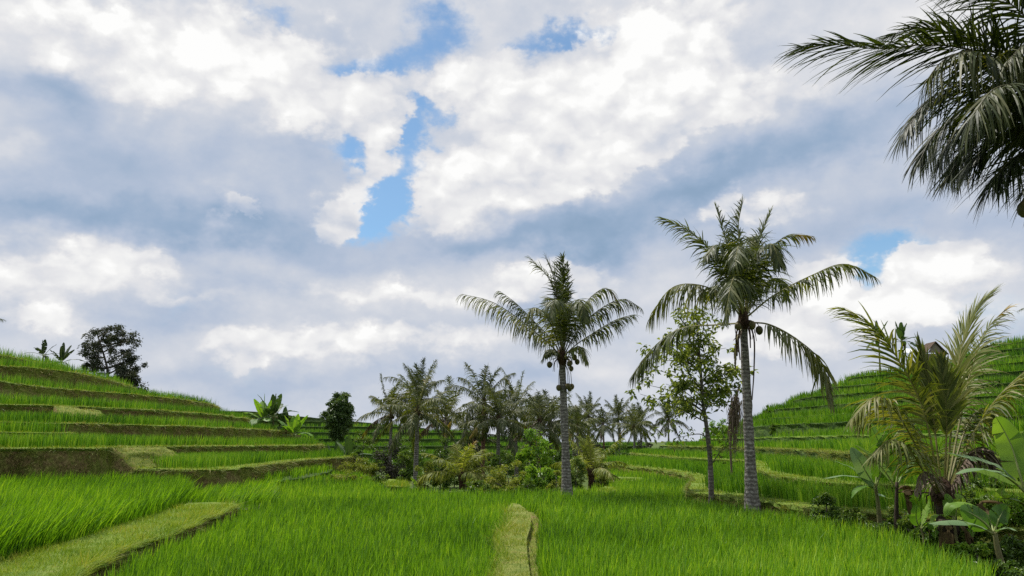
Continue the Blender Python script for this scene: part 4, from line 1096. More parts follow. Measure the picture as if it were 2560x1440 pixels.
# ------------------------------------------------------------------ the near palm whose leaves hang in at top right
YN = 12.5
CN = P(2735, 410, YN)
hero_palm('coconut_palm', 'near coconut palm whose big dark leaves hang into the top right corner', (CN[0] + .3, YN + .1, -.4), CN, YN, [
    fr([(2730, 400, 0), (2600, 215, .1), (2440, 130, .2), (2320, 112, .2), (2200, 122, .2), (2095, 112, .2), (2000, 118, .1)], Ll=1.3, droop=.35, nl=90, vf=.05, seg=5, w=.028, tone=.2, ang=(72, 22), bare=.2, clump=.3),
    fr([(2730, 400, 0), (2620, 250, .3), (2500, 140, .5), (2400, 90, .6), (2300, 70, .7), (2210, 95, .7)], Ll=1.1, droop=.7, nl=80, vf=.3, seg=5, w=.028, tone=.25, ang=(70, 24)),
    fr([(2730, 400, 0), (2640, 290, -.3), (2540, 190, -.5), (2440, 130, -.7), (2360, 150, -.8), (2310, 210, -.8)], Ll=1.2, droop=2.2, nl=80, vf=-.2, seg=5, w=.028, tone=.75, miss=.15, clump=.6),
    fr([(2730, 410, 0), (2620, 300, .3), (2500, 225, .5), (2400, 215, .7), (2320, 250, .7), (2262, 330, .7)], Ll=1.25, droop=.8, nl=84, vf=-.1, seg=5, w=.026, tone=.25, ang=(58, 22)),
    fr([(2730, 420, 0), (2650, 330, -.1), (2560, 280, -.2), (2470, 280, -.3), (2390, 330, -.3), (2345, 400, -.3)], Ll=1.3, droop=.7, nl=84, vf=-.2, seg=5, w=.026, tone=.2, ang=(58, 20)),
    fr([(2730, 425, 0), (2660, 360, .2), (2580, 330, .5), (2500, 340, .8), (2430, 400, .9)], Ll=1.35, droop=.6, nl=80, vf=-.2, seg=5, w=.026, tone=.15, ang=(55, 20)),
    fr([(2730, 415, 0), (2650, 310, .7), (2540, 250, 1.3), (2430, 260, 1.8), (2340, 330, 2.0), (2300, 400, 2.0)], Ll=1.3, droop=.9, nl=84, vf=-.1, seg=5, w=.026, tone=.15, ang=(58, 20)),
    fr([(2730, 410, 0), (2650, 280, -.6), (2570, 220, -1.1), (2490, 220, -1.6), (2430, 290, -1.9)], Ll=1.2, droop=1.8, nl=72, vf=-.1, seg=5, w=.026, tone=.6, clump=.6, miss=.2),
    fr([(2730, 430, 0), (2670, 390, -.3), (2610, 370, -.5), (2540, 390, -.6), (2480, 450, -.7)], Ll=1.2, droop=.7, nl=76, vf=-.2, seg=5, w=.026, tone=.15, ang=(55, 20)),
    fr([(2730, 440, 0), (2690, 420, .4), (2640, 420, .7), (2580, 455, .9)], Ll=1.1, droop=.7, nl=70, vf=-.2, seg=5, w=.026, tone=.1, ang=(55, 20)),
    fr([(2730, 420, 0), (2660, 330, .5), (2580, 285, 1.0), (2500, 290, 1.4), (2420, 360, 1.6), (2380, 430, 1.6)], Ll=1.3, droop=.8, nl=80, vf=-.1, seg=5, w=.026, tone=.1, ang=(55, 20)),
    fr([(2730, 400, 0), (2660, 210, 0), (2600, 90, 0), (2540, 20, 0), (2470, -20, -.1), (2390, -40, -.1)], Ll=1.3, droop=.9, nl=80, vf=.0, seg=5, w=.028, tone=.15),
    fr([(2730, 400, 0), (2690, 230, -.4), (2640, 130, -.7), (2580, 100, -1.0), (2520, 150, -1.2)], Ll=1.1, droop=1.8, nl=72, vf=0, seg=5, w=.028, tone=.65),
    fr([(2730, 400, 0), (2740, 200, .3), (2760, 50, .4), (2740, -80, .4)], Ll=1.0, droop=.7, nl=60, vf=.4, w=.034, tone=.3),
    fr([(2735, 400, 0), (2800, 250, .2), (2900, 160, .3), (3040, 170, .4)], Ll=1.0, droop=1.2, nl=60, vf=.1, w=.034, tone=.3),
    fr([(2735, 410, 0), (2840, 360, .2), (2960, 380, .3), (3060, 480, .4)], Ll=1.0, droop=1.6, nl=60, vf=0, w=.034, tone=.3),
    fr([(2735, 410, 0), (2780, 330, 1.4), (2820, 310, 2.5), (2860, 380, 3.6)], Ll=1.0, droop=1.4, nl=60, vf=0, w=.034, tone=.3),
], [(2562, 522, -.5), (2700, 470, -.2), (2725, 490, -.3)], 103, r=(.22, .16), lean=(.2, 0, 0), mats=('frond_shade', 'rachis_dark'))

# ------------------------------------------------------------------ young palm, front right
YY = 17.5
YB = P(2358, 1235, YY)
hero_palm('young_coconut_palm', 'young coconut palm with stiff leaves rising from the ground at front right', P(2372, 1335, YY), YB, YY, [
    fr([(2350, 1235, 0), (2310, 1030, -.2), (2240, 890, -.3), (2180, 815, -.3), (2110, 772, -.3)], Ll=1.0, droop=.6, nl=58, vf=-.05, w=.038, tone=.6, bare=.3, ang=(62, 18), both=(.9, 1)),
    fr([(2355, 1235, 0), (2334, 1050, .2), (2318, 940, .3), (2300, 868, .3)], Ll=.7, droop=.15, nl=36, vf=-.1, w=.06, tone=.5, bare=.4, ang=(36, 10)),
    fr([(2360, 1235, 0), (2366, 1080, -.3), (2362, 980, -.4), (2352, 905, -.4)], Ll=.6, droop=.15, nl=34, vf=-.1, w=.06, tone=.4, bare=.45, ang=(36, 10)),
    fr([(2362, 1235, 0), (2385, 1010, .1), (2402, 880, .2), (2432, 788, .2), (2478, 730, .1)], Ll=.85, droop=.3, nl=62, vf=.1, w=.038, tone=.6, bare=.3, ang=(48, 16)),
    fr([(2365, 1235, 0), (2410, 1000, .6), (2435, 900, .8), (2470, 820, .8), (2515, 772, .7)], Ll=.7, droop=.9, nl=54, vf=0, w=.034, tone=.6, bare=.35, orange=.15),
    fr([(2368, 1238, 0), (2410, 1130, -.3), (2460, 1040, -.6), (2514, 972, -.8), (2590, 905, -.9)], Ll=.85, droop=.9, nl=52, vf=0, w=.034, tone=.75, bare=.3),
    fr([(2350, 1240, 0), (2290, 1115, -.5), (2240, 1030, -.8), (2190, 992, -1.0), (2128, 1050, -1.2)], Ll=.75, droop=1.3, nl=56, vf=.0, w=.034, tone=.75, bare=.3),
    fr([(2352, 1240, 0), (2300, 1100, .3), (2250, 1030, .6), (2200, 1010, .8), (2150, 1060, .9)], Ll=.8, droop=1.2, nl=54, vf=.0, w=.034, tone=.5, bare=.25),
    fr([(2350, 1245, 0), (2310, 1180, -.6), (2270, 1120, -1.1), (2225, 1100, -1.4), (2180, 1140, -1.6)], Ll=.7, droop=1.3, nl=50, vf=0, w=.034, tone=.5, bare=.3),
    fr([(2366, 1240, 0), (2392, 1140, .3), (2420, 1060, .5), (2460, 1020, .6), (2500, 1060, .7)], Ll=.8, droop=1.4, nl=54, vf=0, w=.034, tone=.35, bare=.25),
    fr([(2355, 1245, 0), (2335, 1200, -.5), (2310, 1180, -1.0), (2290, 1230, -1.3)], Ll=.3, droop=1.8, nl=26, vf=0, m='frond_dead', tone=.7),
    fr([(2362, 1245, 0), (2395, 1180, -.2), (2425, 1130, -.3), (2465, 1120, -.3), (2490, 1170, -.3)], Ll=.6, droop=2.0, nl=40, vf=0, m='frond_dead', tone=.5),
], [], 104, r=(.22, .17), mats=('frond_young', 'rachis'), heart=.2, trunk_mat='stem_dark', group='young coconut palms')

# ------------------------------------------------------------------ palms across the valley
GZ = -1.6
pal = [wild_palm('coconut_palm', 'x', 5.4, 3.5, 201, n=18, mats=('frond', 'rachis'), lean=(.15, 0), wind=(.06, 0)),
       wild_palm('coconut_palm', 'x', 5.4, 3.6, 202, n=20, mats=('frond_dark', 'rachis_dark'), lean=(-.2, .1), wind=(.05, 0), e_lo=-28),
       wild_palm('coconut_palm', 'x', 5.4, 3.3, 203, n=17, mats=('frond', 'rachis'), lean=(0, 0), wind=(.10, 0), e_lo=-12),
       wild_palm('coconut_palm', 'x', 5.4, 3.4, 204, n=18, mats=('frond_dark', 'rachis_dark'), lean=(.1, 0), wind=(.03, 0), trunk_mat='palm_bark_red', e_lo=-40)]
used = [False] * 4
def set_palm(i, px, py, Y, sf, rz, label, name=None, group='palms across the valley', bx=0, gz=GZ):
    top = P(px, py, Y)
    root = pal[i]
    loc = (PX(px + bx, Y, gz), Y, gz)
    sh = (top[2] - gz) / 5.4; sf = sf * 1.0
    if not used[i]:
        used[i] = True; o = root
        o.location = loc; o.rotation_euler = (0, 0, rz); o.scale = (sf, sf, sh)
        o['label'] = label; o['group'] = group
    else:
        o = copy_thing(root, loc, (0, 0, rz), (sf, sf, sh), label, group)
    return o
set_palm(2, 973, 1036, 64, .95, .3, 'leftmost palm of the valley group, its lowest leaf drooping towards the round tree')
set_palm(0, 1036, 1030, 48, .95, 1.1, 'palm with clear pale trunk down to the field, second from left in the valley group')
set_palm(1, 1036, 1000, 66, .85, 4.0, 'dark palm top rising highest, just behind the pale trunked palm')
set_palm(2, 1113, 1045, 60, 1.05, 2.2, 'leaning palm right of the highest top, with stray leaf standing up to its right')
set_palm(3, 1205, 1005, 55, .95, .2, 'reddish trunked palm with drooping dark crown in the valley group')
set_palm(1, 1242, 1050, 52, .90, 2.6, 'stout dark palm with V shaped lower leaves right of the reddish trunk')
set_palm(0, 1292, 1024, 66, 1.0, 3.9, 'slim palm on thin trunk seen over the bright green bush')
set_palm(3, 1352, 1052, 56, 1.0, 2.0, 'ragged grey palm directly left of the middle palm trunk')
set_palm(1, 1385, 1058, 62, 1.05, .7, 'dense palm half hidden behind the middle palm trunk')
set_palm(2, 1326, 1078, 76, .85, 5.2, 'small grey palm standing low between the slim palm and the ragged grey palm')
set_palm(0, 1446, 1066, 84, .95, 4.6, 'mid distance palm directly right of the middle palm trunk')
far = [(1436, 1062, 118, .95, .4, 'dusky distant palm behind the mid distance palm right of the middle trunk'), (1474, 1040, 128, 1.05, 1.9, 'distant palm with tall feathery crown, highest left of the far row'),
       (1512, 1062, 112, .95, 3.1, 'short distant palm between the two tall far ones'), (1549, 1045, 124, 1.1, 5.0, 'distant palm with upright fan of leaves and straight trunk'),
       (1590, 1066, 104, 1.0, 2.5, 'distant palm with broad brownish drooping leaves'), (1607, 1060, 116, .95, .9, 'distant palm at the right end of the far row, before the slender tree'),
       (1672, 1052, 122, .95, 4.1, 'distant palm seen under the crown of the slender tree'), (1455, 1085, 100, .8, 2.2, 'low distant palm near the ground behind the short yellow palm')]
for k, (px, py, Y, s, rz, lb) in enumerate(far):
    set_palm([1, 1, 3, 1, 0, 1, 1, 3][k], px, py, Y, s, rz, lb, group='far row of palms')
set_palm(2, -92, 815, 84, 1.0, .5, 'palm on the left hilltop showing only a leaf tip at the picture edge', group='hilltop palms', gz=8)
set_palm(0, 2640, 775, 88, .9, 2.5, 'palm on the right hilltop showing only a leaf tip at the picture edge', group='hilltop palms', gz=11)

def low_palm(name, label, px, py, Y, hgt, seed, n=14, mat='frond_young', rz=0, Lf=2.6):
    o = wild_palm(name, label, hgt, Lf, seed, n=n, nl=40, mats=(mat, 'rachis'), r=(.2, .15), e_lo=5, e_hi=84, nuts=0, Ll=.6, droop=.9, group='young coconut palms', trunk_mat='fibre', dead=0)
    b = P(px, py, Y); o.location = (b[0], Y, b[2] - hgt); o.rotation_euler = (0, 0, rz)
    return o
low_palm('young_coconut_palm', 'low yellow green palm without trunk among the bushes below the reddish palm', 1155, 1192, 44, .8, 301, rz=.6, mat='frond_yellow')
low_palm('young_coconut_palm', 'low palm with brown stalks right of the middle palm trunk', 1478, 1180, 45, .8, 302, n=13, rz=2.0, mat='frond_yellow')
low_palm('young_coconut_palm', 'small dark palm sprouting behind the low yellow green palm', 1185, 1105, 57, .7, 303, n=10, mat='frond_dark', rz=1.0, Lf=2.0)

# dead leaf stalk standing in the right-hand rice
def dead_stalk():
    rng = np.random.default_rng(88); Y = 33.5
    b = P(1829, 1185, Y); root = thing('dead_palm_leaf', 'grey dead palm leaf standing upright between the slender tree and the tallest palm', 'dead leaf', (b[0], Y, .25), None)
    org = np.array([b[0], Y, .25])
    mb = MB(); tube(mb, catmull([(b[0] + .02, Y, .1), P(1826, 1120, Y), P(1830, 1050, Y), P(1838, 1000, Y), P(1850, 962, Y)], 22), np.linspace(.03, .075, 22) * np.linspace(1, .45, 22) + .01, 6, 0, .5, True, rng, .2)
    mb.build('stalk', M['frond_dead'], root, origin=org)
    mb = MB()
    n = 90
    p0 = np.array([P(1838 + rng.uniform(-8, 10), 1005 + rng.uniform(-18, 18), Y) for _ in range(n)]) + rng.normal(0, .06, (n, 3))
    for s in range(n):
        ln = rng.uniform(.7, 2.4); q = p0[s]
        pts = [q + rng.normal(0, .03, 3)] + [np.array([q[0] - .10 * j + rng.normal(0, .05) + (.12 if s % 5 == 0 else 0) * j, q[1] + rng.normal(0, .06), q[2] - ln * j / 3]) for j in (1, 2, 3)]
        C = catmull(pts, 7); W = np.array([rng.uniform(.3, 1), rng.uniform(-.8, .8), 0]); W = W / np.linalg.norm(W) * .022
        k = np.linspace(1, .2, 7)[:, None]
        V = np.stack([C - W * k, C + W * k], 1).reshape(-1, 3)
        mb.add(V, [(2 * j, 2 * j + 1, 2 * j + 3, 2 * j + 2) for j in range(6)], None, 0, rng.random())
    mb.build('dry_leaflets', M['frond_dead'], root, origin=org)
dead_stalk()

# ------------------------------------------------------------------ slender tree in front of the tall palm
def slender_tree():
    rng = np.random.default_rng(61); Y = 28.0
    b = P(1778, 1245, Y); org = np.array([b[0], Y, b[2]])
    root = thing('slender_tree', 'slender young tree with thin pale trunk and open leafy crown before the tallest palm', 'tree', org)
    wood = MB(); lv = MB()
    trunk = catmull([b - [0, 0, .3], P(1776, 1160, Y), P(1768, 1080, Y), P(1757, 1000, Y), P(1750, 900, Y), P(1742, 800, Y), P(1738, 765, Y)], 40)
    tube(wood, trunk, np.linspace(.105, .016, 40), 8, 0, .5, True, rng, .06)
    ends = [(1610, 960), (1640, 1010), (1625, 920), (1650, 900), (1665, 960), (1690, 1000), (1700, 930), (1680, 860), (1660, 850), (1700, 810), (1720, 780), (1740, 775), (1765, 800), (1790, 830), (1815, 870), (1840, 925), (1835, 965), (1810, 985), (1800, 930), (1780, 890), (1720, 860), (1740, 840), (1730, 960), (1760, 1000), (1790, 1010), (1710, 1020), (1650, 985), (1600, 985), (1850, 935), (1770, 940), (1690, 900), (1630, 870), (1700, 970), (1745, 900), (1780, 970), (1886, 915), (1720, 905), (1760, 860), (1670, 1000), (1800, 960), (1715, 790), (1685, 830)]
    for (px, py) in ends:
        dy = rng.uniform(-1.5, 1.5) * (1 if abs(px - 1750) < 110 else .5)
        e = P(px, py, Y + dy)
        j = int(np.clip(np.argmin(np.abs(trunk[:, 2] - (e[2] - .30 * abs(e[0] - trunk[:, 0]).min() - .25))), 14, 38))
        s = trunk[j]; C = catmull([s, (s + e) / 2 + np.array([0, 0, .12]), e], 9)
        tube(wood, C, np.linspace(.022, .006, 9), 4)
        for k in range(4):
            q = C[rng.integers(4, 9)] + rng.normal(0, .16, 3)
            m = rng.integers(11, 26)
            pts, o = clump_points(rng, q, np.array([.28, .28, .22]), m, .2)
            leaf_cards(lv, pts, rng, .20, o, .35, .40, 0, rng.normal(0, .12), .55)
    # two low bare branches with a few hanging leaves
    for pts, n in (([(1757, 1035, 0), (1730, 1025, -.2), (1700, 1035, -.4), (1640, 1085, -.5)], 40), ([(1756, 1030, 0), (1735, 1010, -.2), (1712, 1000, -.3)], 10), ([(1776, 1165, 0), (1800, 1130, -.3), (1815, 1115, -.4), (1805, 1075, -.4)], 60), ([(1768, 1095, 0), (1745, 1085, .3), (1690, 1095, .5)], 40)):
        C = catmull([P(q[0], q[1], Y + q[2]) for q in pts], 14); tube(wood, C, np.linspace(.022, .006, 14), 4)
        q = C[rng.integers(6, 14, n)] + rng.normal(0, .22, (n, 3)); leaf_cards(lv, q, rng, .18, None, .3, .42, 0, -.2, .6)
    wood.build('trunk', M['bark'], root, True, origin=org)
    lv.build('crown', M['tree_l'], root, origin=org)
slender_tree()

# ------------------------------------------------------------------ left hilltop trees
def at(px, Y, z): return np.array([PX(px, Y, z), Y, z])
plant('broadleaf_tree', 'dark tall tree with gappy crown on the left hill behind the terraces', 'tree', at(262, 84, 5.0), [(-1.7, 0, 7.0, 1.7, 1.7, 1.7), (.1, 0, 8.3, 2.0, 1.8, 1.3), (1.4, 0, 6.6, 1.7, 1.7, 1.9), (-.6, 0, 5.4, 2.2, 1.8, 1.6), (2.4, 0, 4.9, 1.4, 1.4, 1.3), (-2.4, 0, 5.0, 1.0, 1, 1.0)], 401, 'darktree_l', leaf=.27, per=80, nclump=120, cr=.33, stem_r=.20, limbs=26, gap=.10, group='trees on the left')
plant('broadleaf_tree', 'dark rounded low tree at the right foot of the tall left hill tree', 'tree', at(322, 82, 4.5), [(-.2, 0, 2.6, 1.6, 1.4, 1.9), (.5, 0, 1.6, 1.3, 1.2, 1.4), (-.8, 0, 3.8, 1.3, 1.1, 1.1)], 402, 'darktree_l', leaf=.28, per=140, nclump=70, cr=.4, stem_r=.15, group='trees on the left')
plant('broadleaf_tree', 'dark dome shaped bush at the left foot of the tall left hill tree', 'bush', at(246, 80, 5.5), [(0, 0, 1.3, 1.8, 1.4, 1.5)], 403, 'darktree_l', leaf=.26, per=140, nclump=60, cr=.35, stem_r=.12, group='trees on the left')
plant('round_tree', 'single round crowned tree on short trunk in the gap left of the valley palms', 'tree', at(840, 76, -.6), [(0, 0, 6.0, 1.25, 1.3, 1.2), (0, 0, 5.0, 1.5, 1.5, 1.2), (.0, 0, 4.0, 1.2, 1.2, 1.0), (0, 0, 3.2, .6, .6, .6)], 404, 'roundtree_l', leaf=.26, per=150, nclump=120, cr=.34, stem_r=.16, limbs=14, group='trees on the left')

# ------------------------------------------------------------------ valley bushes: photo column, top row, width in px, distance
def bush(label, px, top, w, Y, mat, seed, leaf=.16, per=110, nclump=34, gz=GZ, cat='bush', name='bush', shape=1.0, cr=.34, flat=.5, wide=.42, droop=.1, gap=.05, group='bushes in the valley'):
    rng = np.random.default_rng(seed)
    zt = P(px, top, Y)[2]; H = zt - gz; R = w / F * Y / 2
    lobes = [(0, 0, H * .62, R * .8, R * .8, H * .36), (-R * .45, rng.uniform(-.3, .3), H * .42, R * .6, R * .6, H * .36), (R * .45, rng.uniform(-.3, .3), H * .40, R * .6, R * .6, H * .34), (rng.uniform(-.2, .2) * R, 0, H * .25, R * .9, R * .8, H * .24)]
    return plant(name, label, cat, at(px, Y, gz), lobes, seed, mat, leaf, per, nclump, cr, None, 8, group, .05, 'bark', flat, wide, gap, droop, 'foliage', 'stems')
bush('bright green leafy bush left of the middle palm trunk, the upper one', 1342, 1052, 112, 47, 'brightshrub_l', 501, .22, 110, 46)
bush('bright green bush with dark hollow at its foot, below the other bright bush', 1352, 1128, 86, 41, 'brightshrub_l', 502, .20, 100, 36)
bush('yellow green scrub left of the bright bushes', 1268, 1142, 130, 42, 'yellowshrub_l', 503, .14, 110, 46)
bush('mid green climbing bush right of the middle palm trunk', 1440, 1128, 66, 42, 'midshrub_l', 504, .13, 110, 40)
bush('small yellow bush at the foot of the middle palm', 1392, 1170, 60, 40, 'yellowshrub_l', 505, .12, 100, 26)
bush('dark purplish bare looking bush at left of the valley', 975, 1092, 118, 56, 'purpleshrub_l', 506, .16, 90, 60, gap=.15)
bush('fresh green bush between the purplish bush and the pale palm trunk', 1014, 1108, 50, 52, 'midshrub_l', 507, .18, 100, 28)
bush('dark green dome bush behind the low yellow green palm', 1098, 1092, 66, 54, 'under_l', 508, .18, 120, 36)
bush('yellow green weeds right of the pale palm trunk', 1065, 1140, 74, 45, 'yellowshrub_l', 509, .13, 90, 32)
bush('grey green dry scrub at the foot of the reddish palm', 1192, 1072, 90, 60, 'purpleshrub_l', 510, .16, 80, 46, gap=.2)
bush('green scrub below the stout dark palm', 1250, 1112, 84, 50, 'midshrub_l', 511, .16, 100, 40)
bush('broad green scrub behind the low yellow green palm, towards the far hill', 1135, 1098, 130, 66, 'midshrub_l', 512, .22, 100, 46)
bush('green thicket left of the purplish bush', 905, 1078, 90, 66, 'midshrub_l', 513, .2, 100, 46)
bush('pale leaved weeds at the near left edge of the valley', 1190, 1185, 80, 38, 'midshrub_l', 514, .16, 70, 26, gz=-1)
bush('long leaved reeds at the far edge of the front field', 1318, 1188, 80, 37.5, 'midshrub_l', 515, .32, 60, 24, wide=.12, gz=-1)
bush('rust brown stalky weeds beside the low palm with brown stalks', 1500, 1160, 40, 44, 'yellowshrub_l', 516, .14, 70, 22)
bush('yellowish weedy mound on the bank at left of the valley', 905, 1142, 110, 55, 'yellowshrub_l', 517, .12, 110, 40, gz=-.4)
bush('low yellowish weeds at the foot of the weedy mound', 868, 1178, 90, 44, 'yellowshrub_l', 518, .10, 110, 34, gz=-.4)
bush('small green weeds on the field edge near the small left mound', 955, 1178, 60, 43, 'midshrub_l', 519, .11, 100, 26, gz=-.4)
bush('dark thicket under the far row of palms', 1470, 1092, 90, 96, 'darktree_l', 520, .26, 100, 46)
bush('green thicket below the distant fan palm', 1540, 1090, 80, 92, 'under_l', 521, .26, 100, 40)
bush('dark scrub below the right end of the far row', 1610, 1096, 70, 112, 'darktree_l', 522, .3, 100, 36)
bush('distant dark scrub behind the slender tree trunk', 1690, 1090, 60, 118, 'darktree_l', 523, .3, 100, 30)
bush('thicket filling the gap behind the middle palm', 1392, 1092, 90, 70, 'under_l', 524, .2, 110, 46)
bush('low scrub at the right of the valley beside the first right terrace', 1500, 1118, 46, 60, 'midshrub_l', 525, .16, 100, 26)
bush('dark scrub beyond the purplish bush', 1010, 1072, 110, 82, 'under_l', 526, .24, 100, 40)
bush('green scrub along the foot of the far hill', 1290, 1106, 130, 84, 'midshrub_l', 527, .24, 100, 46)
bush('dark scrub beside the trunk of the round tree', 880, 1095, 80, 74, 'under_l', 528, .2, 100, 36)
# bushes on the right hillside
bush('leafy bush at the left end of the upper right terraces', 1800, 1046, 70, 90, 'brightshrub_l', 531, .22, 100, 36, gz=2.0, group='bushes on the right hill')
bush('small round bush on the skyline of the right hill', 1921, 1004, 24, 84, 'midshrub_l', 532, .16, 100, 18, gz=4.0, group='bushes on the right hill')
bush('bushy weeds with dark hollow on the lower right slope', 1940, 1058, 36, 68, 'midshrub_l', 533, .14, 110, 26, gz=2.3, group='bushes on the right hill')
bush('bush on the right slope seen between the young palm leaves', 2480, 938, 70, 62, 'midshrub_l', 534, .18, 110, 36, gz=4.1, group='bushes on the right hill')
bush('weeds hanging over the middle right terraces', 2010, 1062, 40, 66, 'midshrub_l', 535, .14, 110, 22, gz=2.6, group='bushes on the right hill')
bush('pale green weeds near the top right terraces', 2180, 960, 60, 76, 'midshrub_l', 536, .16, 110, 26, gz=5.2, group='bushes on the right hill')
bush('leafy weeds on a terrace edge below the hut', 2330, 905, 90, 82, 'midshrub_l', 537, .18, 110, 34, gz=8.6, group='bushes on the right hill')

# undergrowth along the front right bank
und = [('glossy leafed shrub at the end of the first right terrace bank', 2072, 1232, 92, 21.2, 'under_l', .10, -.4), ('pale leaved weeds at the foot of the bank left of the banana stems', 2140, 1270, 100, 20.2, 'midshrub_l', .09, -.4),
       ('weeds behind the paired banana stems', 2268, 1262, 120, 19.8, 'midshrub_l', .09, -.3), ('leafy undergrowth right of the paired banana stems', 2292, 1292, 110, 18.4, 'midshrub_l', .09, -.4),
       ('dark undergrowth left of the young palm foot', 2335, 1312, 100, 17.2, 'under_l', .10, -.4), ('undergrowth right of the young palm foot', 2428, 1290, 120, 17.0, 'midshrub_l', .09, -.4),
       ('bright weeds below the leaning banana stem', 2442, 1345, 110, 15.4, 'brightshrub_l', .08, -.4), ('dark thicket in the bottom right corner', 2530, 1330, 150, 15.6, 'under_l', .10, -.4),
       ('low weeds at the very bottom right', 2520, 1400, 130, 13.6, 'under_l', .08, -.4), ('yellow green bush right of the dry banana leaf', 2550, 1240, 120, 17.6, 'brightshrub_l', .10, .0),
       ('weeds behind the dry banana leaf', 2460, 1228, 130, 19.4, 'midshrub_l', .10, .2), ('shaded scrub behind the young palm', 2420, 1170, 130, 21.5, 'under_l', .11, .2), ('scrub on the bank right of the young palm', 2530, 1165, 120, 22, 'midshrub_l', .11, .2),
       ('low leafy weeds along the edge of the right field', 2205, 1305, 90, 19.2, 'under_l', .08, -.4), ('low weeds against the bank below the tallest palm', 1975, 1268, 90, 23.6, 'yellowshrub_l', .08, -.4)]
for k, (lb, px, top, w, Y, mt, lf, gz) in enumerate(und):
    bush(lb, px, top, w, Y, mt, 560 + k, lf, 130, 44, gz=gz, name='undergrowth', cat='undergrowth', group='undergrowth at front right')

# ------------------------------------------------------------------ banana plants, front right
def Q(Y): return lambda px, py, d=0: P(px, py, Y + d)
q = Q(19.6)
banana('banana_plant', 'banana plant with broad ribbed leaf, left of the two front stems', q(2201, 1345), q(2188, 1212), [
    dict(p=[q(2190, 1222), q(2163, 1198, -.3), (q(2108, 1188, -.5)), q(2058, 1196, -.6)], width=.13, fold=.1, tears=.2, m='banana_pale'),
    dict(p=[q(2190, 1220), q(2160, 1190, .2), q(2126, 1168, .3), q(2086, 1152, .4)], width=.16, fold=.2, tears=.2),
    dict(p=[q(2190, 1216), q(2172, 1190, -.4), q(2152, 1156, -.5), q(2127, 1118, -.4)], width=.20, fold=.05, tears=.1, m='banana_pale', up=(-.3, -1, .5)),
    dict(p=[q(2190, 1214), q(2196, 1160, .1), q(2200, 1115, .1), q(2176, 1060, 0)], width=.27, fold=.1, tears=.15, up=(.3, -1, .2)),
    dict(p=[q(2192, 1214), q(2206, 1170, -.1), q(2214, 1125, -.1), q(2222, 1086, -.1)], width=.24, fold=.1, tears=.2, tone=-.25, up=(.1, -1, .2)),
    dict(p=[q(2189, 1222), q(2165, 1214, -.5), q(2140, 1224, -.8), q(2128, 1246, -.9)], width=.14, tears=.3, tone=-.15),
    dict(p=[q(2192, 1232), q(2207, 1240, -.3), q(2222, 1246, -.4), q(2232, 1244, -.5)], width=.06, tears=.2, m='banana_pale'),
], 601, r=.058)
q = Q(18.6)
banana('banana_plant', 'banana plant with dark slim stem, right of the two front stems', q(2236, 1380), q(2242, 1205), [
    dict(p=[q(2240, 1220), q(2214, 1180, -.2), q(2182, 1144, -.3), q(2138, 1112, -.3)], width=.13, fold=.5, tears=.3, m='banana_pale'),
    dict(p=[q(2241, 1215), q(2246, 1160, .1), q(2240, 1110, .1), q(2222, 1070, 0)], width=.22, fold=.15, tears=.3, tone=-.3, up=(.2, -1, .2)),
    dict(p=[q(2243, 1215), q(2262, 1170, .2), q(2278, 1130, .3), q(2282, 1100, .3)], width=.18, fold=.2, tears=.3, tone=-.25),
    dict(p=[q(2243, 1225), q(2262, 1215, .3), q(2272, 1250, .5), q(2274, 1290, .5)], width=.12, tears=.8, ragged=.3, m='banana_dry'),
    dict(p=[q(2243, 1232), q(2272, 1224, -.2), q(2296, 1232, -.2), q(2302, 1252, -.2)], width=.07, tears=1, ragged=1.0, m='banana_dry', label='brown withered leaf'),
], 602, r=.055, stem='stem_dark')
q = Q(15.6)
banana('banana_plant', 'large banana plant at the right edge with tall bright upright leaf', q(2600, 1420), q(2572, 1225), [
    dict(p=[q(2565, 1232), q(2535, 1205, -.2), q(2494, 1180, -.4), q(2440, 1172, -.6), q(2388, 1186, -.7)], width=.20, fold=.05, tears=.3, m='banana_pale', up=(0, .15, 1)),
    dict(p=[q(2565, 1228), q(2520, 1180, .2), q(2478, 1158, .2), (q(2420, 1142, .1)), q(2366, 1130, 0)], width=.19, fold=.05, tears=.3, up=(0, -.2, 1), m='banana_pale'),
    dict(p=[q(2562, 1225), q(2548, 1180, 0), q(2530, 1120, .1), q(2512, 1080, .1), q(2490, 1042, 0)], width=.27, fold=.05, tears=.2, tone=.35, up=(-.3, -1, .2)),
    dict(p=[q(2575, 1225), q(2585, 1150, .2), q(2592, 1090, .3), q(2580, 1040, .3)], width=.28, fold=.1, tears=.3, tone=.1, up=(0, -1, .2)),
    dict(p=[q(2578, 1232), q(2610, 1190, -.3), q(2660, 1180, -.5), q(2720, 1210, -.6)], width=.25, fold=.2, tears=.3),
    dict(p=[q(2566, 1260), q(2535, 1248, -.3), q(2505, 1240, -.4), q(2510, 1208, -.4)], width=.13, fold=.2, tears=.2, tone=.2),
], 603, r=.10)
q = Q(14.4)
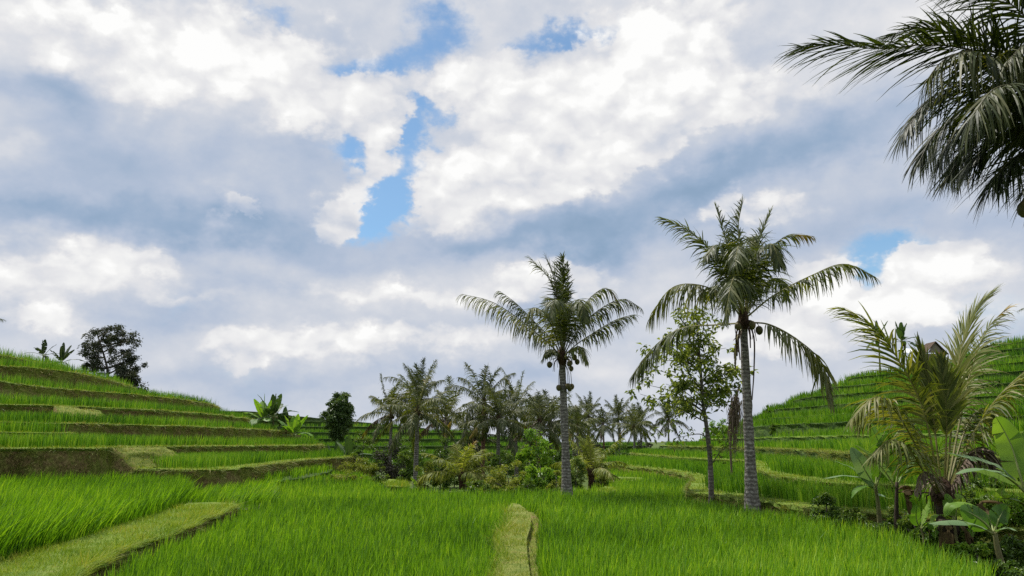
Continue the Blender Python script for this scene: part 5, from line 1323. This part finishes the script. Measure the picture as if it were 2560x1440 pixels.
banana('banana_plant', 'leaning banana plant in the bottom right corner with dark broad leaf', q(2522, 1442), q(2487, 1330), [
    dict(p=[q(2484, 1332), q(2462, 1306, -.1), q(2432, 1285, -.2), q(2400, 1272, -.2)], width=.22, fold=-.1, tears=.2, tone=-.35, up=(.2, -1, .3)),
    dict(p=[q(2487, 1330), q(2496, 1300, 0), q(2508, 1278, .1), q(2518, 1262, .1)], width=.17, fold=.1, tears=.2, tone=-.35, up=(.2, -1, .3)),
    dict(p=[q(2484, 1334), q(2440, 1312, -.4), q(2390, 1302, -.6), q(2322, 1309, -.7)], width=.13, fold=.05, tears=.2, m='banana_pale', up=(0, -.35, 1)),
    dict(p=[q(2486, 1332), q(2470, 1290, .3), q(2430, 1262, .4), q(2380, 1262, .4), q(2362, 1292, .4)], width=.13, tears=.4, tone=.25),
    dict(p=[q(2487, 1330), q(2470, 1280, .5), q(2450, 1254, .6), q(2490, 1252, .7), q(2534, 1268, .7)], width=.07, tears=1, ragged=1.0, m='banana_dry', label='brown withered leaf'),
    dict(p=[q(2490, 1332), q(2506, 1322, -.3), q(2526, 1320, -.4), q(2544, 1328, -.5)], width=.09, tears=.2, m='banana_pale'),
], 604, r=.06)
q = Q(17.0)
banana('banana_plant', 'small banana sucker with dark oval leaf between the stems and the young palm', q(2306, 1375), q(2300, 1318), [
    dict(p=[q(2300, 1322), q(2292, 1300, -.1), q(2290, 1280, -.15), q(2292, 1262, -.15)], width=.12, fold=.1, tears=0, tone=-.15, up=(0, -1, .2)),
    dict(p=[q(2301, 1322), q(2312, 1290, 0), q(2320, 1266, 0), q(2322, 1248, 0)], width=.10, fold=.2, tears=0, tone=.3),
    dict(p=[q(2302, 1322), q(2325, 1306, -.2), q(2336, 1324, -.3), q(2338, 1346, -.3)], width=.11, tears=.1),
], 605, r=.03)
q = Q(16.6)
banana('banana_plant', 'leafy banana sucker sprouting beside the foot of the young palm', q(2402, 1400), q(2385, 1300), [
    dict(p=[q(2385, 1302), q(2378, 1270, 0), q(2372, 1250, .1), q(2362, 1236, .1)], width=.13, tears=.1, tone=.1, up=(0, -1, .4)),
    dict(p=[q(2386, 1302), q(2394, 1266, -.1), (q(2402, 1248, -.2)), q(2386, 1236, -.2)], width=.12, tears=.1, tone=.35, up=(0, -1, .4)),
    dict(p=[q(2386, 1304), q(2360, 1288, -.2), q(2338, 1290, -.3), q(2326, 1306, -.4)], width=.08, tears=.1, tone=.3),
    dict(p=[q(2388, 1304), q(2412, 1300, -.2), q(2428, 1320, -.3), q(2432, 1344, -.3)], width=.10, tears=.1),
], 606, r=.035)
# felled palm butt and dark stump at the foot of the young palm
def stump():
    rng = np.random.default_rng(77); b = P(2375, 1405, 16.9); top = P(2372, 1300, 16.9)
    root = thing('tree_stump', 'dark purplish stump wrapped in old leaf sheaths at the foot of the young palm', 'stump', (b[0], b[1], -.4))
    org = np.array([b[0], b[1], -.4])
    mb = MB(); C = catmull([b - [0, 0, .3], (b + top) / 2, top], 10); tube(mb, C, np.linspace(.30, .17, 10), 10, 0, .5, True, rng, .14); mb.build('stem', M['stem_dark'], root, True, origin=org)
    mb = MB()
    for k in range(9):
        a = rng.uniform(0, 6.28); d = np.array([math.cos(a), math.sin(a), 0]); s = top + d * .1
        banana_leaf(mb, [s, s + d * .22 - [0, 0, .1], s + d * .3 - [0, 0, .45], s + d * .34 - [0, 0, .85]], rng, width=.08, tears=.8, ragged=.3, n=12)
    mb.build('sheath', [M['banana_dry'], M['banana_dry']], root, origin=org)
stump()

# ------------------------------------------------------------------ banana plants far off
wild_banana('banana plant on the left hilltop, the left of two, with ragged leaves', at(100, 70, 8.0), 1.5, 611, 9, 1.6, .22, 'banana_shade', tears=.9)
wild_banana('banana plant on the left hilltop close beside the tall dark tree', at(150, 70, 7.7), 1.2, 612, 10, 1.9, .22, 'banana_shade', tears=.8)
wild_banana('big clump banana plant where the left terraces end, the left one', at(655, 71, 2.9), 1.0, 613, 9, 2.4, .38, 'banana', tears=.3)
wild_banana('banana plant with tall upright leaves in the middle of the left clump', at(686, 71.5, 2.9), 1.3, 614, 10, 2.4, .38, 'banana_dark', tears=.3)
wild_banana('banana plant lower down the slope, right of the left clump', at(738, 69, 1.7), .9, 615, 9, 2.1, .34, 'banana', tears=.4)
wild_banana('banana plant with dark leaves tucked between the left clump plants', at(712, 72, 2.3), 1.0, 616, 8, 2.0, .32, 'banana_dark', tears=.4)
wild_banana('banana plant growing at the foot of the round tree', at(838, 70, -.6), .9, 617, 8, 2.0, .30, 'banana_dark', tears=.3)
wild_banana('grey green banana plant right of the round tree', at(872, 68, -.6), 1.2, 618, 9, 2.0, .30, 'banana_dark', tears=.4)
wild_banana('ragged banana plant on the right hill, left of the hut', at(2200, 84, 9.4), 3.3, 619, 10, 2.1, .28, tears=.8, e_lo=-20)
wild_banana('full crowned banana plant on the right hill just left of the hut', at(2262, 88, 9.6), 3.4, 620, 12, 2.2, .30, tears=.5, e_lo=0)
wild_banana('small banana plant among the weeds near the front field edge', at(1045, 46, -1.2), .7, 621, 6, 1.2, .18, 'banana', tears=.2)
wild_banana('banana plant behind the valley palms towards the far hill', at(1165, 64, -1.6), 2.8, 622, 7, 1.5, .2, 'banana_dark', tears=.7)

# ------------------------------------------------------------------ hut and white sheet on the right hill
def box(mb, lo, hi, mat=0):
    x0, y0, z0 = lo; x1, y1, z1 = hi
    V = [(x0, y0, z0), (x1, y0, z0), (x1, y1, z0), (x0, y1, z0), (x0, y0, z1), (x1, y0, z1), (x1, y1, z1), (x0, y1, z1)]
    mb.add(V, [(0, 3, 2, 1), (4, 5, 6, 7), (0, 1, 5, 4), (1, 2, 6, 5), (2, 3, 7, 6), (3, 0, 4, 7)], None, mat)
M['thatch'] = noise_mat('old_roof', [(.05, .035, .025), (.10, .07, .05), (.16, .12, .09)], scale=6, bump=.8, stretch=(3, 3, 1))
M['plank'] = noise_mat('weathered_plank', [(.14, .11, .085), (.24, .20, .16), (.34, .30, .26)], scale=4, bump=.4, stretch=(6, 6, .5))
M['tin'] = noise_mat('white_sheet', [(.62, .63, .65), (.74, .75, .77), (.8, .8, .82)], scale=2, rough=.45, bump=.1)
M['tarp'] = noise_mat('orange_cloth', [(.36, .15, .08), (.46, .22, .12)], scale=4, rough=.8, bump=.3)
def hut():
    Y = 86.0; zb = 9.0; c = at(2335, Y, zb); s = Y / F
    z = lambda py: P(2335, py, Y)[2]
    root = thing('hut', 'small brown gabled hut on the right hilltop terrace', 'hut', c)
    mb = MB(); box(mb, (-.85, -.8, 0), (.85, .8, z(886) - zb)); mb.build('wall', M['plank'], root)
    mb = MB(); e, r = z(884) - zb, z(856) - zb; w = 1.25; dpt = 1.05; th = .07
    for sg in (-1, 1):
        V = [(0, -dpt, r), (0, dpt, r), (sg * w, dpt, e - .12), (sg * w, -dpt, e - .12)]
        V += [(a, b, cz - th) for a, b, cz in V]
        mb.add(V, [(0, 1, 2, 3), (7, 6, 5, 4), (0, 3, 7, 4), (2, 1, 5, 6), (3, 2, 6, 7)])
    mb.build('roof', M['thatch'], root)
    mb = MB(); mb.add([(-.85, -.81, e), (.85, -.81, e), (0, -.81, r - .12), (-.85, -.77, e), (.85, -.77, e), (0, -.77, r - .12)], [(0, 1, 4, 3), (1, 2, 5, 4), (2, 0, 3, 5)], [(0, 2, 1), (3, 4, 5)]); mb.build('gable', M['plank'], root)
    mb = MB(); box(mb, (.1, -.86, e - .35), (.95, -.82, e + .05)); mb.build('hanging_cloth', M['tarp'], root)
    mb = MB()
    n = 28; xs = np.linspace(-.85, .85, n); zz = .05 * np.sin(np.arange(n) * 1.6)
    cc = at(2272, Y - 1, z(884))
    t2 = thing('sheet_roof', 'white corrugated sheet shelter beside the hut on the right hilltop', 'shelter', (cc[0], cc[1], zb), None)
    V = []
    for yy, dz in ((-.9, -.25), (-.3, .12), (.3, .28), (.9, .12)):
        V += [(x, yy, cc[2] - zb + .15 + dz + h - .25 * abs(x) ** 2 * .3) for x, h in zip(xs, zz)]
    V2 = [(a, b, c_ - .03) for a, b, c_ in V]; m = len(V)
    q_ = [(r_ * n + k, r_ * n + k + 1, (r_ + 1) * n + k + 1, (r_ + 1) * n + k) for r_ in range(3) for k in range(n - 1)]
    mb.add(V + V2, q_ + [(a + m, d + m, c_ + m, b + m) for a, b, c_, d in q_]); mb.build('roof', M['tin'], t2)
    for x in (-.7, .7):
        for yy in (-.75, .75):
            mb = MB(); tube(mb, [(x, yy, -.3), (x, yy, cc[2] - zb + .1)], .05, 6); mb.build('post', M['plank'], t2)
hut()
